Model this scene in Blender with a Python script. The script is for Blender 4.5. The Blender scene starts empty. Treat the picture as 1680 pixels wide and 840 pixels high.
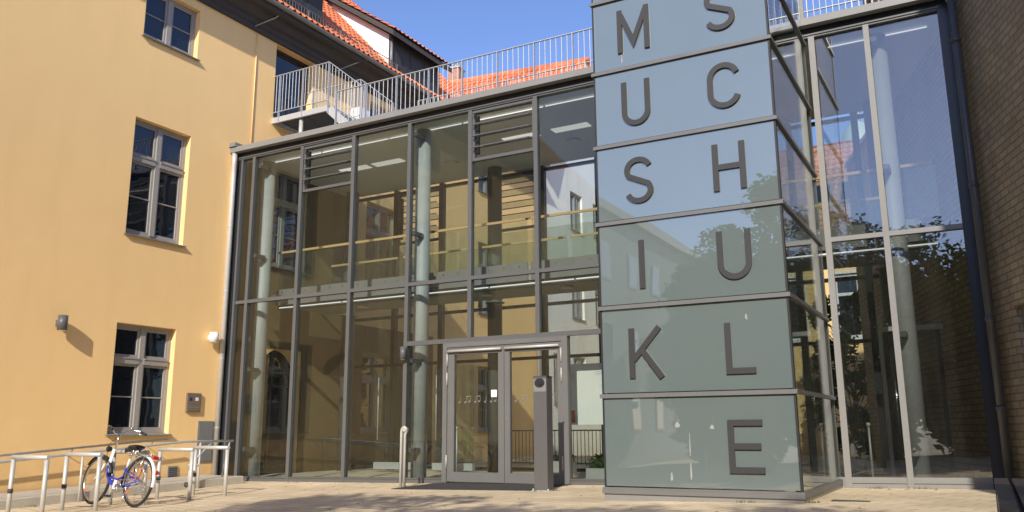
import bpy, math, random
from mathutils import Vector, Matrix
random.seed(7)
S = bpy.context.scene
COL = S.collection
R = math.radians

# ------------------------------------------------------------------ materials
def new_mat(name):
    m = bpy.data.materials.new(name); m.use_nodes = True
    nt = m.node_tree; nt.nodes.clear()
    out = nt.nodes.new('ShaderNodeOutputMaterial')
    return m, nt, out
def N(nt, t, **kw):
    n = nt.nodes.new(t)
    for k, v in kw.items():
        if k in n.inputs: n.inputs[k].default_value = v
        else: setattr(n, k, v)
    return n
def L(nt, a, b): nt.links.new(a, b)
def c4(c, k=1.0): return (c[0]*k, c[1]*k, c[2]*k, 1)
def fres(nt, ior):
    g = N(nt, 'ShaderNodeNewGeometry'); mr = N(nt, 'ShaderNodeMapRange'); mr.inputs['To Min'].default_value = ior; mr.inputs['To Max'].default_value = 1/ior
    L(nt, g.outputs['Backfacing'], mr.inputs['Value']); f = N(nt, 'ShaderNodeFresnel'); L(nt, mr.outputs[0], f.inputs['IOR']); return f
def solid(name, col, rough=.5, metal=0., var=.12, vs=3., bump=0., bs=60., spec=.5, fine=0.06, fs=40.):
    m, nt, out = new_mat(name)
    p = N(nt, 'ShaderNodeBsdfPrincipled', Roughness=rough, Metallic=metal)
    p.inputs['Specular IOR Level'].default_value = spec
    tc = N(nt, 'ShaderNodeTexCoord')
    n1 = N(nt, 'ShaderNodeTexNoise', Scale=vs, Detail=5.0)
    n2 = N(nt, 'ShaderNodeTexNoise', Scale=fs, Detail=3.0)
    L(nt, tc.outputs['Object'], n1.inputs['Vector']); L(nt, tc.outputs['Object'], n2.inputs['Vector'])
    r = N(nt, 'ShaderNodeMix', data_type='RGBA')
    r.inputs[6].default_value = c4(col, 1-var); r.inputs[7].default_value = c4(col, 1+var)
    L(nt, n1.outputs['Fac'], r.inputs[0])
    r2 = N(nt, 'ShaderNodeMix', data_type='RGBA', blend_type='MULTIPLY'); r2.inputs[0].default_value = 1
    rr = N(nt, 'ShaderNodeMapRange'); rr.inputs['To Min'].default_value = 1-fine*2; rr.inputs['To Max'].default_value = 1+fine*2
    L(nt, n2.outputs['Fac'], rr.inputs['Value']); L(nt, r.outputs[2], r2.inputs[6]); L(nt, rr.outputs[0], r2.inputs[7])
    L(nt, r2.outputs[2], p.inputs['Base Color'])
    if bump:
        n3 = N(nt, 'ShaderNodeTexNoise', Scale=bs, Detail=4.0); L(nt, tc.outputs['Object'], n3.inputs['Vector'])
        b = N(nt, 'ShaderNodeBump', Strength=bump, Distance=.01); L(nt, n3.outputs['Fac'], b.inputs['Height'])
        L(nt, b.outputs[0], p.inputs['Normal'])
    L(nt, p.outputs[0], out.inputs[0])
    return m

def plaster(name, col, stain=(.75, .70, .62), streak=.35):
    m, nt, out = new_mat(name)
    p = N(nt, 'ShaderNodeBsdfPrincipled', Roughness=.92); p.inputs['Specular IOR Level'].default_value = .2
    tc = N(nt, 'ShaderNodeTexCoord')
    n1 = N(nt, 'ShaderNodeTexNoise', Scale=.35, Detail=6.0, Roughness=.6)
    mp = N(nt, 'ShaderNodeMapping'); mp.inputs['Scale'].default_value = (1.6, 1.6, .25)
    n2 = N(nt, 'ShaderNodeTexNoise', Scale=1.4, Detail=5.0)
    L(nt, tc.outputs['Object'], n1.inputs['Vector']); L(nt, tc.outputs['Object'], mp.inputs[0]); L(nt, mp.outputs[0], n2.inputs['Vector'])
    r = N(nt, 'ShaderNodeMix', data_type='RGBA'); r.inputs[6].default_value = c4(col, .93); r.inputs[7].default_value = c4(col, 1.06)
    L(nt, n1.outputs['Fac'], r.inputs[0])
    mr = N(nt, 'ShaderNodeMapRange'); mr.inputs['From Min'].default_value = .5; mr.inputs['From Max'].default_value = .78
    mr.inputs['To Max'].default_value = streak; L(nt, n2.outputs['Fac'], mr.inputs['Value'])
    r2 = N(nt, 'ShaderNodeMix', data_type='RGBA', blend_type='MULTIPLY'); r2.inputs[7].default_value = c4(stain)
    L(nt, mr.outputs[0], r2.inputs[0]); L(nt, r.outputs[2], r2.inputs[6])
    # a few bleached patches
    n4 = N(nt, 'ShaderNodeTexNoise', Scale=1.1, Detail=8.0, Roughness=.7); L(nt, tc.outputs['Object'], n4.inputs['Vector'])
    m4 = N(nt, 'ShaderNodeMapRange'); m4.inputs['From Min'].default_value = .66; m4.inputs['From Max'].default_value = .74; m4.inputs['To Max'].default_value = .45
    L(nt, n4.outputs['Fac'], m4.inputs['Value'])
    r3 = N(nt, 'ShaderNodeMix', data_type='RGBA'); r3.inputs[7].default_value = c4((min(1,col[0]*1.1), min(1,col[1]*1.2), min(1,col[2]*1.5)))
    L(nt, m4.outputs[0], r3.inputs[0]); L(nt, r2.outputs[2], r3.inputs[6])
    sz = N(nt, 'ShaderNodeSeparateXYZ'); L(nt, tc.outputs['Object'], sz.inputs[0])
    n6 = N(nt, 'ShaderNodeTexNoise', Scale=3.0, Detail=6.0); L(nt, tc.outputs['Object'], n6.inputs['Vector'])
    ad_ = N(nt, 'ShaderNodeMath', operation='ADD'); L(nt, sz.outputs[2], ad_.inputs[0])
    m5 = N(nt, 'ShaderNodeMath', operation='MULTIPLY'); m5.inputs[1].default_value = -1.1; L(nt, n6.outputs['Fac'], m5.inputs[0]); L(nt, m5.outputs[0], ad_.inputs[1])
    m6 = N(nt, 'ShaderNodeMapRange'); m6.inputs['From Min'].default_value = -.55; m6.inputs['From Max'].default_value = .25; m6.inputs['To Min'].default_value = .5; m6.inputs['To Max'].default_value = 0.
    L(nt, ad_.outputs[0], m6.inputs['Value'])
    r5 = N(nt, 'ShaderNodeMix', data_type='RGBA', blend_type='MULTIPLY'); r5.inputs[7].default_value = (.62, .58, .52, 1)
    L(nt, m6.outputs[0], r5.inputs[0]); L(nt, r3.outputs[2], r5.inputs[6]); L(nt, r5.outputs[2], p.inputs['Base Color'])
    n3 = N(nt, 'ShaderNodeTexNoise', Scale=90., Detail=3.0); L(nt, tc.outputs['Object'], n3.inputs['Vector'])
    n5 = N(nt, 'ShaderNodeTexNoise', Scale=2.2, Detail=4.0); L(nt, tc.outputs['Object'], n5.inputs['Vector'])
    b = N(nt, 'ShaderNodeBump', Strength=.22, Distance=.004); L(nt, n3.outputs['Fac'], b.inputs['Height'])
    b2 = N(nt, 'ShaderNodeBump', Strength=.25, Distance=.02); L(nt, n5.outputs['Fac'], b2.inputs['Height']); L(nt, b.outputs[0], b2.inputs['Normal'])
    L(nt, b2.outputs[0], p.inputs['Normal']); L(nt, p.outputs[0], out.inputs[0])
    return m

def glass(name, tint, ior=1.5, boost=1.0, wob=.05, dirt=.02):
    m, nt, out = new_mat(name)
    tr = N(nt, 'ShaderNodeBsdfTransparent', Color=c4(tint))
    gl = N(nt, 'ShaderNodeBsdfGlossy', Color=(1, 1, 1, 1), Roughness=.0)
    fr = fres(nt, ior)
    tc = N(nt, 'ShaderNodeTexCoord'); nz = N(nt, 'ShaderNodeTexNoise', Scale=.7, Detail=1.0)
    L(nt, tc.outputs['Object'], nz.inputs['Vector'])
    b = N(nt, 'ShaderNodeBump', Strength=wob, Distance=.05); L(nt, nz.outputs['Fac'], b.inputs['Height'])
    L(nt, b.outputs[0], gl.inputs['Normal'])
    mu = N(nt, 'ShaderNodeMath', operation='MULTIPLY'); mu.inputs[1].default_value = boost; mu.use_clamp = True
    L(nt, fr.outputs[0], mu.inputs[0])
    mx = N(nt, 'ShaderNodeMixShader'); L(nt, mu.outputs[0], mx.inputs[0]); L(nt, tr.outputs[0], mx.inputs[1]); L(nt, gl.outputs[0], mx.inputs[2])
    # a thin film of dust that catches the sun
    df = N(nt, 'ShaderNodeBsdfDiffuse', Color=(.55, .55, .5, 1))
    n2 = N(nt, 'ShaderNodeTexNoise', Scale=2.5, Detail=6.0, Roughness=.7)
    mp = N(nt, 'ShaderNodeMapping'); mp.inputs['Scale'].default_value = (2, 2, .5); L(nt, tc.outputs['Object'], mp.inputs[0]); L(nt, mp.outputs[0], n2.inputs['Vector'])
    mr = N(nt, 'ShaderNodeMapRange'); mr.inputs['From Min'].default_value = .35; mr.inputs['From Max'].default_value = .8; mr.inputs['To Min'].default_value = dirt*.4; mr.inputs['To Max'].default_value = dirt*2.2
    L(nt, n2.outputs['Fac'], mr.inputs['Value'])
    m2 = N(nt, 'ShaderNodeMixShader'); L(nt, mr.outputs[0], m2.inputs[0]); L(nt, mx.outputs[0], m2.inputs[1]); L(nt, df.outputs[0], m2.inputs[2])
    L(nt, m2.outputs[0], out.inputs[0])
    return m

def frosted(name):
    m, nt, out = new_mat(name)
    tc = N(nt, 'ShaderNodeTexCoord')
    p = N(nt, 'ShaderNodeBsdfPrincipled', Roughness=.5); p.inputs['Specular IOR Level'].default_value = 0.
    n1 = N(nt, 'ShaderNodeTexNoise', Scale=1.1, Detail=4.0); L(nt, tc.outputs['Object'], n1.inputs['Vector'])
    r = N(nt, 'ShaderNodeMix', data_type='RGBA'); r.inputs[6].default_value = (.140, .176, .170, 1); r.inputs[7].default_value = (.168, .205, .198, 1)
    L(nt, n1.outputs['Fac'], r.inputs[0])
    # vertical dirt runs and bird marks
    mp = N(nt, 'ShaderNodeMapping'); mp.inputs['Scale'].default_value = (9, 1, .35); L(nt, tc.outputs['Object'], mp.inputs[0])
    n2 = N(nt, 'ShaderNodeTexNoise', Scale=1.6, Detail=6.0, Roughness=.65); L(nt, mp.outputs[0], n2.inputs['Vector'])
    mr = N(nt, 'ShaderNodeMapRange'); mr.inputs['From Min'].default_value = .64; mr.inputs['From Max'].default_value = .80; mr.inputs['To Max'].default_value = .45
    L(nt, n2.outputs['Fac'], mr.inputs['Value'])
    r2 = N(nt, 'ShaderNodeMix', data_type='RGBA'); r2.inputs[7].default_value = (.24, .26, .25, 1)
    L(nt, mr.outputs[0], r2.inputs[0]); L(nt, r.outputs[2], r2.inputs[6]); L(nt, r2.outputs[2], p.inputs['Base Color'])
    gl = N(nt, 'ShaderNodeBsdfGlossy', Color=(1, 1, 1, 1), Roughness=.012)
    nz = N(nt, 'ShaderNodeTexNoise', Scale=.8, Detail=1.0); L(nt, tc.outputs['Object'], nz.inputs['Vector'])
    b = N(nt, 'ShaderNodeBump', Strength=.05, Distance=.05); L(nt, nz.outputs['Fac'], b.inputs['Height']); L(nt, b.outputs[0], gl.inputs['Normal'])
    fr = N(nt, 'ShaderNodeFresnel', IOR=1.62)
    mu = N(nt, 'ShaderNodeMath', operation='MULTIPLY'); mu.inputs[1].default_value = TOWER_REFL; mu.use_clamp = True
    L(nt, fr.outputs[0], mu.inputs[0])
    mx = N(nt, 'ShaderNodeMixShader'); L(nt, mu.outputs[0], mx.inputs[0]); L(nt, p.outputs[0], mx.inputs[1]); L(nt, gl.outputs[0], mx.inputs[2])
    L(nt, mx.outputs[0], out.inputs[0])
    return m
TOWER_REFL = 3.1

def brick(name, c1, c2, mortar, scale=1., bw=.25, bh=.077, ms=.012, axis='xz', rot=0., bump=.5, rough=.9, off=.5, weather=.25):
    m, nt, out = new_mat(name)
    p = N(nt, 'ShaderNodeBsdfPrincipled', Roughness=rough); p.inputs['Specular IOR Level'].default_value = .25
    tc = N(nt, 'ShaderNodeTexCoord'); sp = N(nt, 'ShaderNodeSeparateXYZ'); cb = N(nt, 'ShaderNodeCombineXYZ')
    if axis == 'xz':
        L(nt, tc.outputs['Object'], sp.inputs[0])
        ad = N(nt, 'ShaderNodeMath', operation='ADD'); L(nt, sp.outputs[0], ad.inputs[0]); L(nt, sp.outputs[1], ad.inputs[1])
        L(nt, ad.outputs[0], cb.inputs[0]); L(nt, sp.outputs[2], cb.inputs[1])
    else:
        mp = N(nt, 'ShaderNodeMapping'); mp.inputs['Rotation'].default_value = (0, 0, rot); L(nt, tc.outputs['Object'], mp.inputs[0])
        L(nt, mp.outputs[0], sp.inputs[0]); L(nt, sp.outputs[0], cb.inputs[0]); L(nt, sp.outputs[1], cb.inputs[1])
    bt = N(nt, 'ShaderNodeTexBrick', Scale=1.0); bt.offset = off
    bt.inputs['Color1'].default_value = c4(c1); bt.inputs['Color2'].default_value = c4(c2); bt.inputs['Mortar'].default_value = c4(mortar)
    bt.inputs['Mortar Size'].default_value = ms; bt.inputs['Brick Width'].default_value = bw; bt.inputs['Row Height'].default_value = bh
    bt.inputs['Mortar Smooth'].default_value = .2
    L(nt, cb.outputs[0], bt.inputs['Vector'])
    n1 = N(nt, 'ShaderNodeTexNoise', Scale=.8, Detail=8.0, Roughness=.65); L(nt, tc.outputs['Object'], n1.inputs['Vector'])
    mr = N(nt, 'ShaderNodeMapRange'); mr.inputs['From Min'].default_value = .3; mr.inputs['From Max'].default_value = .7
    mr.inputs['To Min'].default_value = 1-weather; mr.inputs['To Max'].default_value = 1+weather*.6; L(nt, n1.outputs['Fac'], mr.inputs['Value'])
    n2 = N(nt, 'ShaderNodeTexNoise', Scale=45., Detail=4.0); L(nt, tc.outputs['Object'], n2.inputs['Vector'])
    mr2 = N(nt, 'ShaderNodeMapRange'); mr2.inputs['To Min'].default_value = .8; mr2.inputs['To Max'].default_value = 1.2; L(nt, n2.outputs['Fac'], mr2.inputs['Value'])
    mm = N(nt, 'ShaderNodeMath', operation='MULTIPLY'); L(nt, mr.outputs[0], mm.inputs[0]); L(nt, mr2.outputs[0], mm.inputs[1])
    mx = N(nt, 'ShaderNodeMix', data_type='RGBA', blend_type='MULTIPLY'); mx.inputs[0].default_value = 1
    L(nt, bt.outputs['Color'], mx.inputs[6]); L(nt, mm.outputs[0], mx.inputs[7]); L(nt, mx.outputs[2], p.inputs['Base Color'])
    inv = N(nt, 'ShaderNodeMath', operation='SUBTRACT'); inv.inputs[0].default_value = 1; L(nt, bt.outputs['Fac'], inv.inputs[1])
    b = N(nt, 'ShaderNodeBump', Strength=bump, Distance=.006); L(nt, inv.outputs[0], b.inputs['Height'])
    b2 = N(nt, 'ShaderNodeBump', Strength=.2, Distance=.003); L(nt, n2.outputs['Fac'], b2.inputs['Height']); L(nt, b.outputs[0], b2.inputs['Normal'])
    L(nt, b2.outputs[0], p.inputs['Normal']); L(nt, p.outputs[0], out.inputs[0])
    return m

def dark_window(name, col=(.010, .014, .022), refl=1.7):
    m, nt, out = new_mat(name)
    d = N(nt, 'ShaderNodeBsdfDiffuse', Color=c4(col)); gl = N(nt, 'ShaderNodeBsdfGlossy', Roughness=.0)
    gl.inputs['Color'].default_value = (1, 1, 1, 1)
    tc = N(nt, 'ShaderNodeTexCoord'); nz = N(nt, 'ShaderNodeTexNoise', Scale=2.5, Detail=1.0); L(nt, tc.outputs['Object'], nz.inputs['Vector'])
    b = N(nt, 'ShaderNodeBump', Strength=.12, Distance=.03); L(nt, nz.outputs['Fac'], b.inputs['Height']); L(nt, b.outputs[0], gl.inputs['Normal'])
    fr = N(nt, 'ShaderNodeFresnel', IOR=1.5); mu = N(nt, 'ShaderNodeMath', operation='MULTIPLY'); mu.inputs[1].default_value = refl; mu.use_clamp = True
    L(nt, fr.outputs[0], mu.inputs[0]); mx = N(nt, 'ShaderNodeMixShader'); L(nt, mu.outputs[0], mx.inputs[0])
    L(nt, d.outputs[0], mx.inputs[1]); L(nt, gl.outputs[0], mx.inputs[2]); L(nt, mx.outputs[0], out.inputs[0])
    return m

def emit(name, col, s):
    m, nt, out = new_mat(name)
    e = N(nt, 'ShaderNodeEmission', Color=c4(col), Strength=s); L(nt, e.outputs[0], out.inputs[0]); return m

def leafmat(name, c1, c2):
    m, nt, out = new_mat(name)
    tc = N(nt, 'ShaderNodeTexCoord'); n1 = N(nt, 'ShaderNodeTexNoise', Scale=3., Detail=3.0); L(nt, tc.outputs['Object'], n1.inputs['Vector'])
    r = N(nt, 'ShaderNodeMix', data_type='RGBA'); r.inputs[6].default_value = c4(c1); r.inputs[7].default_value = c4(c2); L(nt, n1.outputs['Fac'], r.inputs[0])
    d = N(nt, 'ShaderNodeBsdfDiffuse'); t = N(nt, 'ShaderNodeBsdfTranslucent'); L(nt, r.outputs[2], d.inputs[0]); L(nt, r.outputs[2], t.inputs[0])
    mx = N(nt, 'ShaderNodeMixShader'); mx.inputs[0].default_value = .3; L(nt, d.outputs[0], mx.inputs[1]); L(nt, t.outputs[0], mx.inputs[2]); L(nt, mx.outputs[0], out.inputs[0])
    return m

def tilemat(name, c1, c2):
    m, nt, out = new_mat(name)
    p = N(nt, 'ShaderNodeBsdfPrincipled', Roughness=.75); p.inputs['Specular IOR Level'].default_value = .3
    tc = N(nt, 'ShaderNodeTexCoord'); vo = N(nt, 'ShaderNodeTexVoronoi', Scale=4.2); L(nt, tc.outputs['Object'], vo.inputs['Vector'])
    n1 = N(nt, 'ShaderNodeTexNoise', Scale=.9, Detail=6.0); L(nt, tc.outputs['Object'], n1.inputs['Vector'])
    sp = N(nt, 'ShaderNodeSeparateColor'); L(nt, vo.outputs['Color'], sp.inputs[0])
    r = N(nt, 'ShaderNodeMix', data_type='RGBA'); r.inputs[6].default_value = c4(c1); r.inputs[7].default_value = c4(c2); L(nt, sp.outputs[0], r.inputs[0])
    mr = N(nt, 'ShaderNodeMapRange'); mr.inputs['From Min'].default_value = .3; mr.inputs['From Max'].default_value = .7; mr.inputs['To Min'].default_value = .7; mr.inputs['To Max'].default_value = 1.15
    L(nt, n1.outputs['Fac'], mr.inputs['Value'])
    mx = N(nt, 'ShaderNodeMix', data_type='RGBA', blend_type='MULTIPLY'); mx.inputs[0].default_value = 1; L(nt, r.outputs[2], mx.inputs[6]); L(nt, mr.outputs[0], mx.inputs[7])
    L(nt, mx.outputs[2], p.inputs['Base Color']); L(nt, p.outputs[0], out.inputs[0]); return m

M = dict(
 yellow=plaster('yellow_plaster', (.99, .665, .30), stain=(.80, .74, .66), streak=.16),
 plinth=plaster('plinth_plaster', (.70, .42, .18), streak=.6),
 white=plaster('white_plaster', (.90, .90, .86)), grey=plaster('grey_plaster', (.60, .61, .58)),
 frame=solid('grey_frame_paint', (.108, .109, .108), rough=.42, var=.10, vs=1.3),
 lightframe=solid('pale_aluminium', (.235, .23, .22), rough=.45, var=.10, vs=1.2),
 darkframe=solid('dark_blue_grey_frame', (.020, .022, .026), rough=.4),
 galv=solid('galvanised_steel', (.52, .53, .53), rough=.5, metal=.35, var=.18, vs=14., fine=.1, fs=90),
 rackm=solid('brushed_rack_steel', (.55, .54, .50), rough=.5, metal=.25, var=.12, vs=9.),
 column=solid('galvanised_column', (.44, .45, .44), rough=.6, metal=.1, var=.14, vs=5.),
 black=solid('black_rubber', (.018, .018, .020), rough=.55), 
 letter=solid('brown_grey_letter', (.034, .033, .034), rough=.6, var=.05),
 post=solid('brown_grey_post', (.105, .10, .098), rough=.5, var=.06),
 winframe=solid('taupe_window_frame', (.34, .315, .28), rough=.6, var=.08),
 zinc=solid('zinc_sheet', (.25, .25, .24), rough=.5, metal=.3, var=.2, vs=3.),
 soffit=solid('grey_soffit_boards', (.062, .058, .054), rough=.8, var=.15),
 slate=solid('dark_slate', (.045, .046, .050), rough=.7, var=.3, vs=5.),
 pane=dark_window('dark_window_glass'), darkpane=dark_window('dark_inner_glass', (.006, .006, .006), 1.2),
 tile=tilemat('red_clay_tile', (.62, .17, .075), (.78, .25, .11)), 
 ceiling=solid('ceiling_board', (.70, .71, .68), rough=.9, var=.03),
 fasc=solid('grey_fascia_plate', (.20, .20, .19), rough=.55), darkcol=solid('dark_rear_column', (.10, .105, .10), rough=.5), inner=plaster('shaded_wall_ochre', (.21, .16, .085), streak=.1), band=solid('mid_grey_band', (.155, .155, .15), rough=.45), doorgrey=solid('mid_grey_door_paint', (.145, .145, .14), rough=.45), street=plaster('dull_grey_street_plaster', (.33, .33, .31)), drylf=solid('dry_leaf', (.20, .13, .05), rough=.9, var=.4, vs=9.), soffitlight=solid('grey_underside', (.36, .36, .33), rough=.9, var=.04), slab=solid('concrete_slab', (.36, .36, .34), rough=.85, var=.1, bump=.2),  # inner: wall ochre darkened so the colour carries the shade
 concrete=solid('kerb_concrete', (.46, .42, .34), rough=.9, var=.25, vs=4., bump=.4, bs=70, fine=.12),
 timber=solid('light_timber', (.62, .42, .20), rough=.45, var=.12, vs=12.),
 floor=solid('hall_stone_floor', (.13, .125, .115), rough=.25, var=.12, vs=2.),
 glass=glass('clear_facade_glass', (.835, .868, .855), 1.48, .9, dirt=.005), glass2=glass('coated_facade_glass', (.78, .80, .79), 1.5, 3.0, dirt=.008), balu=glass('green_balustrade_glass', (.87, .925, .895), 1.5, 1.0, dirt=.01),
 frost=frosted('frosted_sign_glass'), 
 brick=brick('yellow_brown_brick', (.37, .285, .175), (.46, .36, .22), (.23, .19, .135), bw=.27, bh=.1, ms=.011, bump=.8),
 paving=brick('paving_slabs', (.66, .53, .35), (.74, .60, .40), (.34, .27, .17), bw=.44, bh=.22, ms=.008, axis='xy', rot=R(19), bump=.35, rough=.9, weather=.22),
 mat=solid('dark_entrance_mat', (.045, .042, .04), rough=.95, bump=.8, bs=150),
 bark=solid('tree_bark', (.10, .08, .06), rough=.95, var=.3, vs=8., bump=1., bs=25),
 leaf=leafmat('tree_leaf', (.030, .060, .015), (.085, .135, .035)),
 darkleaf=leafmat('dark_tree_leaf', (.020, .040, .012), (.05, .085, .02)),
 tile2=tilemat('reflection_paled_tile', (.46, .22, .15), (.56, .30, .21)), copper=solid('green_copper', (.33, .42, .37), rough=.7, var=.15),  # tile2: red paled in the colour to imitate reflection on the glass
 bluep=solid('blue_bicycle_paint', (.035, .045, .42), rough=.25, var=.05), whitep=solid('white_paint', (.78, .78, .76), rough=.35, var=.03),
 red=solid('red_reflector', (.55, .02, .02), rough=.25), orange=solid('orange_reflector', (.8, .16, .03), rough=.3),
 chrome=solid('chrome', (.72, .72, .72), rough=.2, metal=1., var=.03), 
 tube=emit('lit_fluorescent_tube', (1, .98, .92), 1.1), panel=emit('lit_ceiling_panel', (1, .95, .85), .62),
 paper=solid('white_paper', (.80, .80, .77), rough=.8, var=.02), greytext=solid('grey_print', (.30, .30, .30), rough=.8),
 plate=solid('bronze_plate', (.22, .165, .12), rough=.45, metal=.2), bluelabel=solid('blue_label', (.03, .04, .12), rough=.4),
 decal=solid('pale_etched_decal', (.17, .17, .155), rough=.8), sticker=solid('white_sticker', (.8, .8, .78), rough=.6), soil=solid('soil', (.05, .04, .03), rough=1.), pipe_dark=solid('dark_grey_pipe', (.085, .083, .08), rough=.35, var=.2), benchwood=solid('dark_bench_slat', (.035, .030, .027), rough=.55, var=.2),
 tex_asphalt=solid('far_ground', (.16, .15, .13), rough=.95, var=.2),
)

# ------------------------------------------------------------------ mesh builder
class MB:
    def __init__(s): s.v = []; s.f = []; s.sm = []
    def add(s, vs, fs, smooth=False):
        o = len(s.v); s.v += [tuple(v) for v in vs]; s.f += [tuple(i+o for i in f) for f in fs]; s.sm += [smooth]*len(fs); return s
    def box(s, x0, x1, y0, y1, z0, z1):
        if x0 > x1: x0, x1 = x1, x0
        if y0 > y1: y0, y1 = y1, y0
        if z0 > z1: z0, z1 = z1, z0
        vs = [(x, y, z) for z in (z0, z1) for y in (y0, y1) for x in (x0, x1)]
        return s.add(vs, [(0, 2, 3, 1), (4, 5, 7, 6), (0, 1, 5, 4), (2, 6, 7, 3), (0, 4, 6, 2), (1, 3, 7, 5)])
    def beam(s, a, b, w, h, up=(0, 0, 1)):
        a = Vector(a); b = Vector(b); d = (b-a).normalized(); u = Vector(up); r = d.cross(u)
        if r.length < 1e-4: r = d.cross(Vector((1, 0, 0)))
        r.normalize(); u = r.cross(d)
        vs = [p + r*sx*w/2 + u*sz*h/2 for p in (a, b) for sz in (-1, 1) for sx in (-1, 1)]
        return s.add(vs, [(0, 1, 3, 2), (4, 6, 7, 5), (0, 4, 5, 1), (2, 3, 7, 6), (0, 2, 6, 4), (1, 5, 7, 3)])
    def tube(s, pts, r, n=12, cap=True, closed=False):
        pts = [Vector(p) for p in pts]; rs = r if isinstance(r, (list, tuple)) else [r]*len(pts)
        k = len(pts); vs = []; prev = None
        for i, p in enumerate(pts):
            if closed: d = pts[(i+1) % k]-pts[i-1]
            elif i == 0: d = pts[1]-p
            elif i == k-1: d = p-pts[i-1]
            else: d = (pts[i+1]-p).normalized()+(p-pts[i-1]).normalized()
            d.normalize()
            if prev is None:
                a = Vector((0, 0, 1)) if abs(d.z) < .9 else Vector((1, 0, 0)); u = d.cross(a).normalized()
            else:
                u = (prev-d*prev.dot(d)).normalized()
            prev = u; w = d.cross(u)
            for j in range(n):
                t = 2*math.pi*j/n; vs.append(p+(u*math.cos(t)+w*math.sin(t))*rs[i])
        fs = [(i*n+j, i*n+(j+1) % n, ((i+1) % k)*n+(j+1) % n, ((i+1) % k)*n+j) for i in range(k if closed else k-1) for j in range(n)]
        s.add(vs, fs, True)
        if cap and not closed:
            o = len(s.v)-len(vs); s.f += [tuple(o+j for j in reversed(range(n))), tuple(o+(k-1)*n+j for j in range(n))]; s.sm += [False, False]
        return s
    def poly(s, pts, off):      # extruded polygon
        off = Vector(off); a = [Vector(p) for p in pts]; n = len(a)
        fs = [tuple(reversed(range(n))), tuple(range(n, 2*n))]+[(i, (i+1) % n, n+(i+1) % n, n+i) for i in range(n)]
        return s.add(a+[p+off for p in a], fs)
    def quad(s, *p): return s.add(p, [tuple(range(len(p)))])
    def disc_torus(s, c, R_, r, ax, n=48, m=8):
        ax = Vector(ax).normalized(); a = ax.orthogonal().normalized(); b = ax.cross(a)
        return s.tube([Vector(c)+(a*math.cos(2*math.pi*i/n)+b*math.sin(2*math.pi*i/n))*R_ for i in range(n)], r, m, closed=True)
    def build(s, name, mat, parent=None, xf=None):
        me = bpy.data.meshes.new(name)
        org = Vector((0, 0, 0)); p = parent
        while p is not None:
            if 'org' in ORG.get(p.name, {}): org = ORG[p.name]['org']; break
            p = p.parent
        vs = [Vector(v) for v in s.v]
        if xf is not None: vs = [xf @ v for v in vs]
        me.from_pydata([tuple(v-org) for v in vs], [], s.f); me.update()
        me.polygons.foreach_set('use_smooth', s.sm)
        o = bpy.data.objects.new(name, me); COL.objects.link(o); me.materials.append(mat if not isinstance(mat, str) else M[mat])
        if parent is not None: o.parent = parent
        return o
ORG = {}
def thing(name, label, cat, loc=(0, 0, 0), group=None, rz=0, local=False):
    o = bpy.data.objects.new(name, None); COL.objects.link(o); o.empty_display_size = .2
    o.location = loc; o.rotation_euler = (0, 0, rz); o['label'] = label; o['category'] = cat
    if group: o['group'] = group
    ORG[o.name] = {'org': Vector((0, 0, 0)) if local else Vector(loc)}
    return o
def tag(o, label, cat, group=None):
    o['label'] = label; o['category'] = cat
    if group: o['group'] = group
    return o
def struct(o): o['kind'] = 'structure'; return o
def copy_tree(o, parent=None):
    c = o.copy(); COL.objects.link(c)
    if parent is not None: c.parent = parent
    for ch in list(o.children): copy_tree(ch, c)
    return c
def B(*a): return MB().box(*a)

# ------------------------------------------------------------------ ground (sloping forecourt)
def gz(x, y):
    xx = max(-16, min(3, x)); yy = max(-7, min(2, y))
    z = -.811+.0142*xx + yy*.0025*max(0, -(xx+3))
    if y < -7: z += .07*max(-8, (y+7))
    return z
def sheet(xs, ys, fn, dz=0):
    mb = MB(); vs = [(x, y, fn(x, y)+dz) for y in ys for x in xs]; nx = len(xs)
    return mb.add(vs, [(j*nx+i, j*nx+i+1, (j+1)*nx+i+1, (j+1)*nx+i) for j in range(len(ys)-1) for i in range(nx-1)], True)
def rng(a, b, st): n = int(round((b-a)/st)); return [a+(b-a)*i/n for i in range(n+1)]
xs = [-400, -120, -50, -25]+rng(-16, 4, .5)+[8, 20, 60, 150, 400]
ys = [-400, -150, -60, -30, -20]+rng(-16, 4, .5)+[8, 14, 25, 60, 150, 400]
struct(sheet(xs, ys, gz, 0).build('ground', 'paving'))

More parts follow.
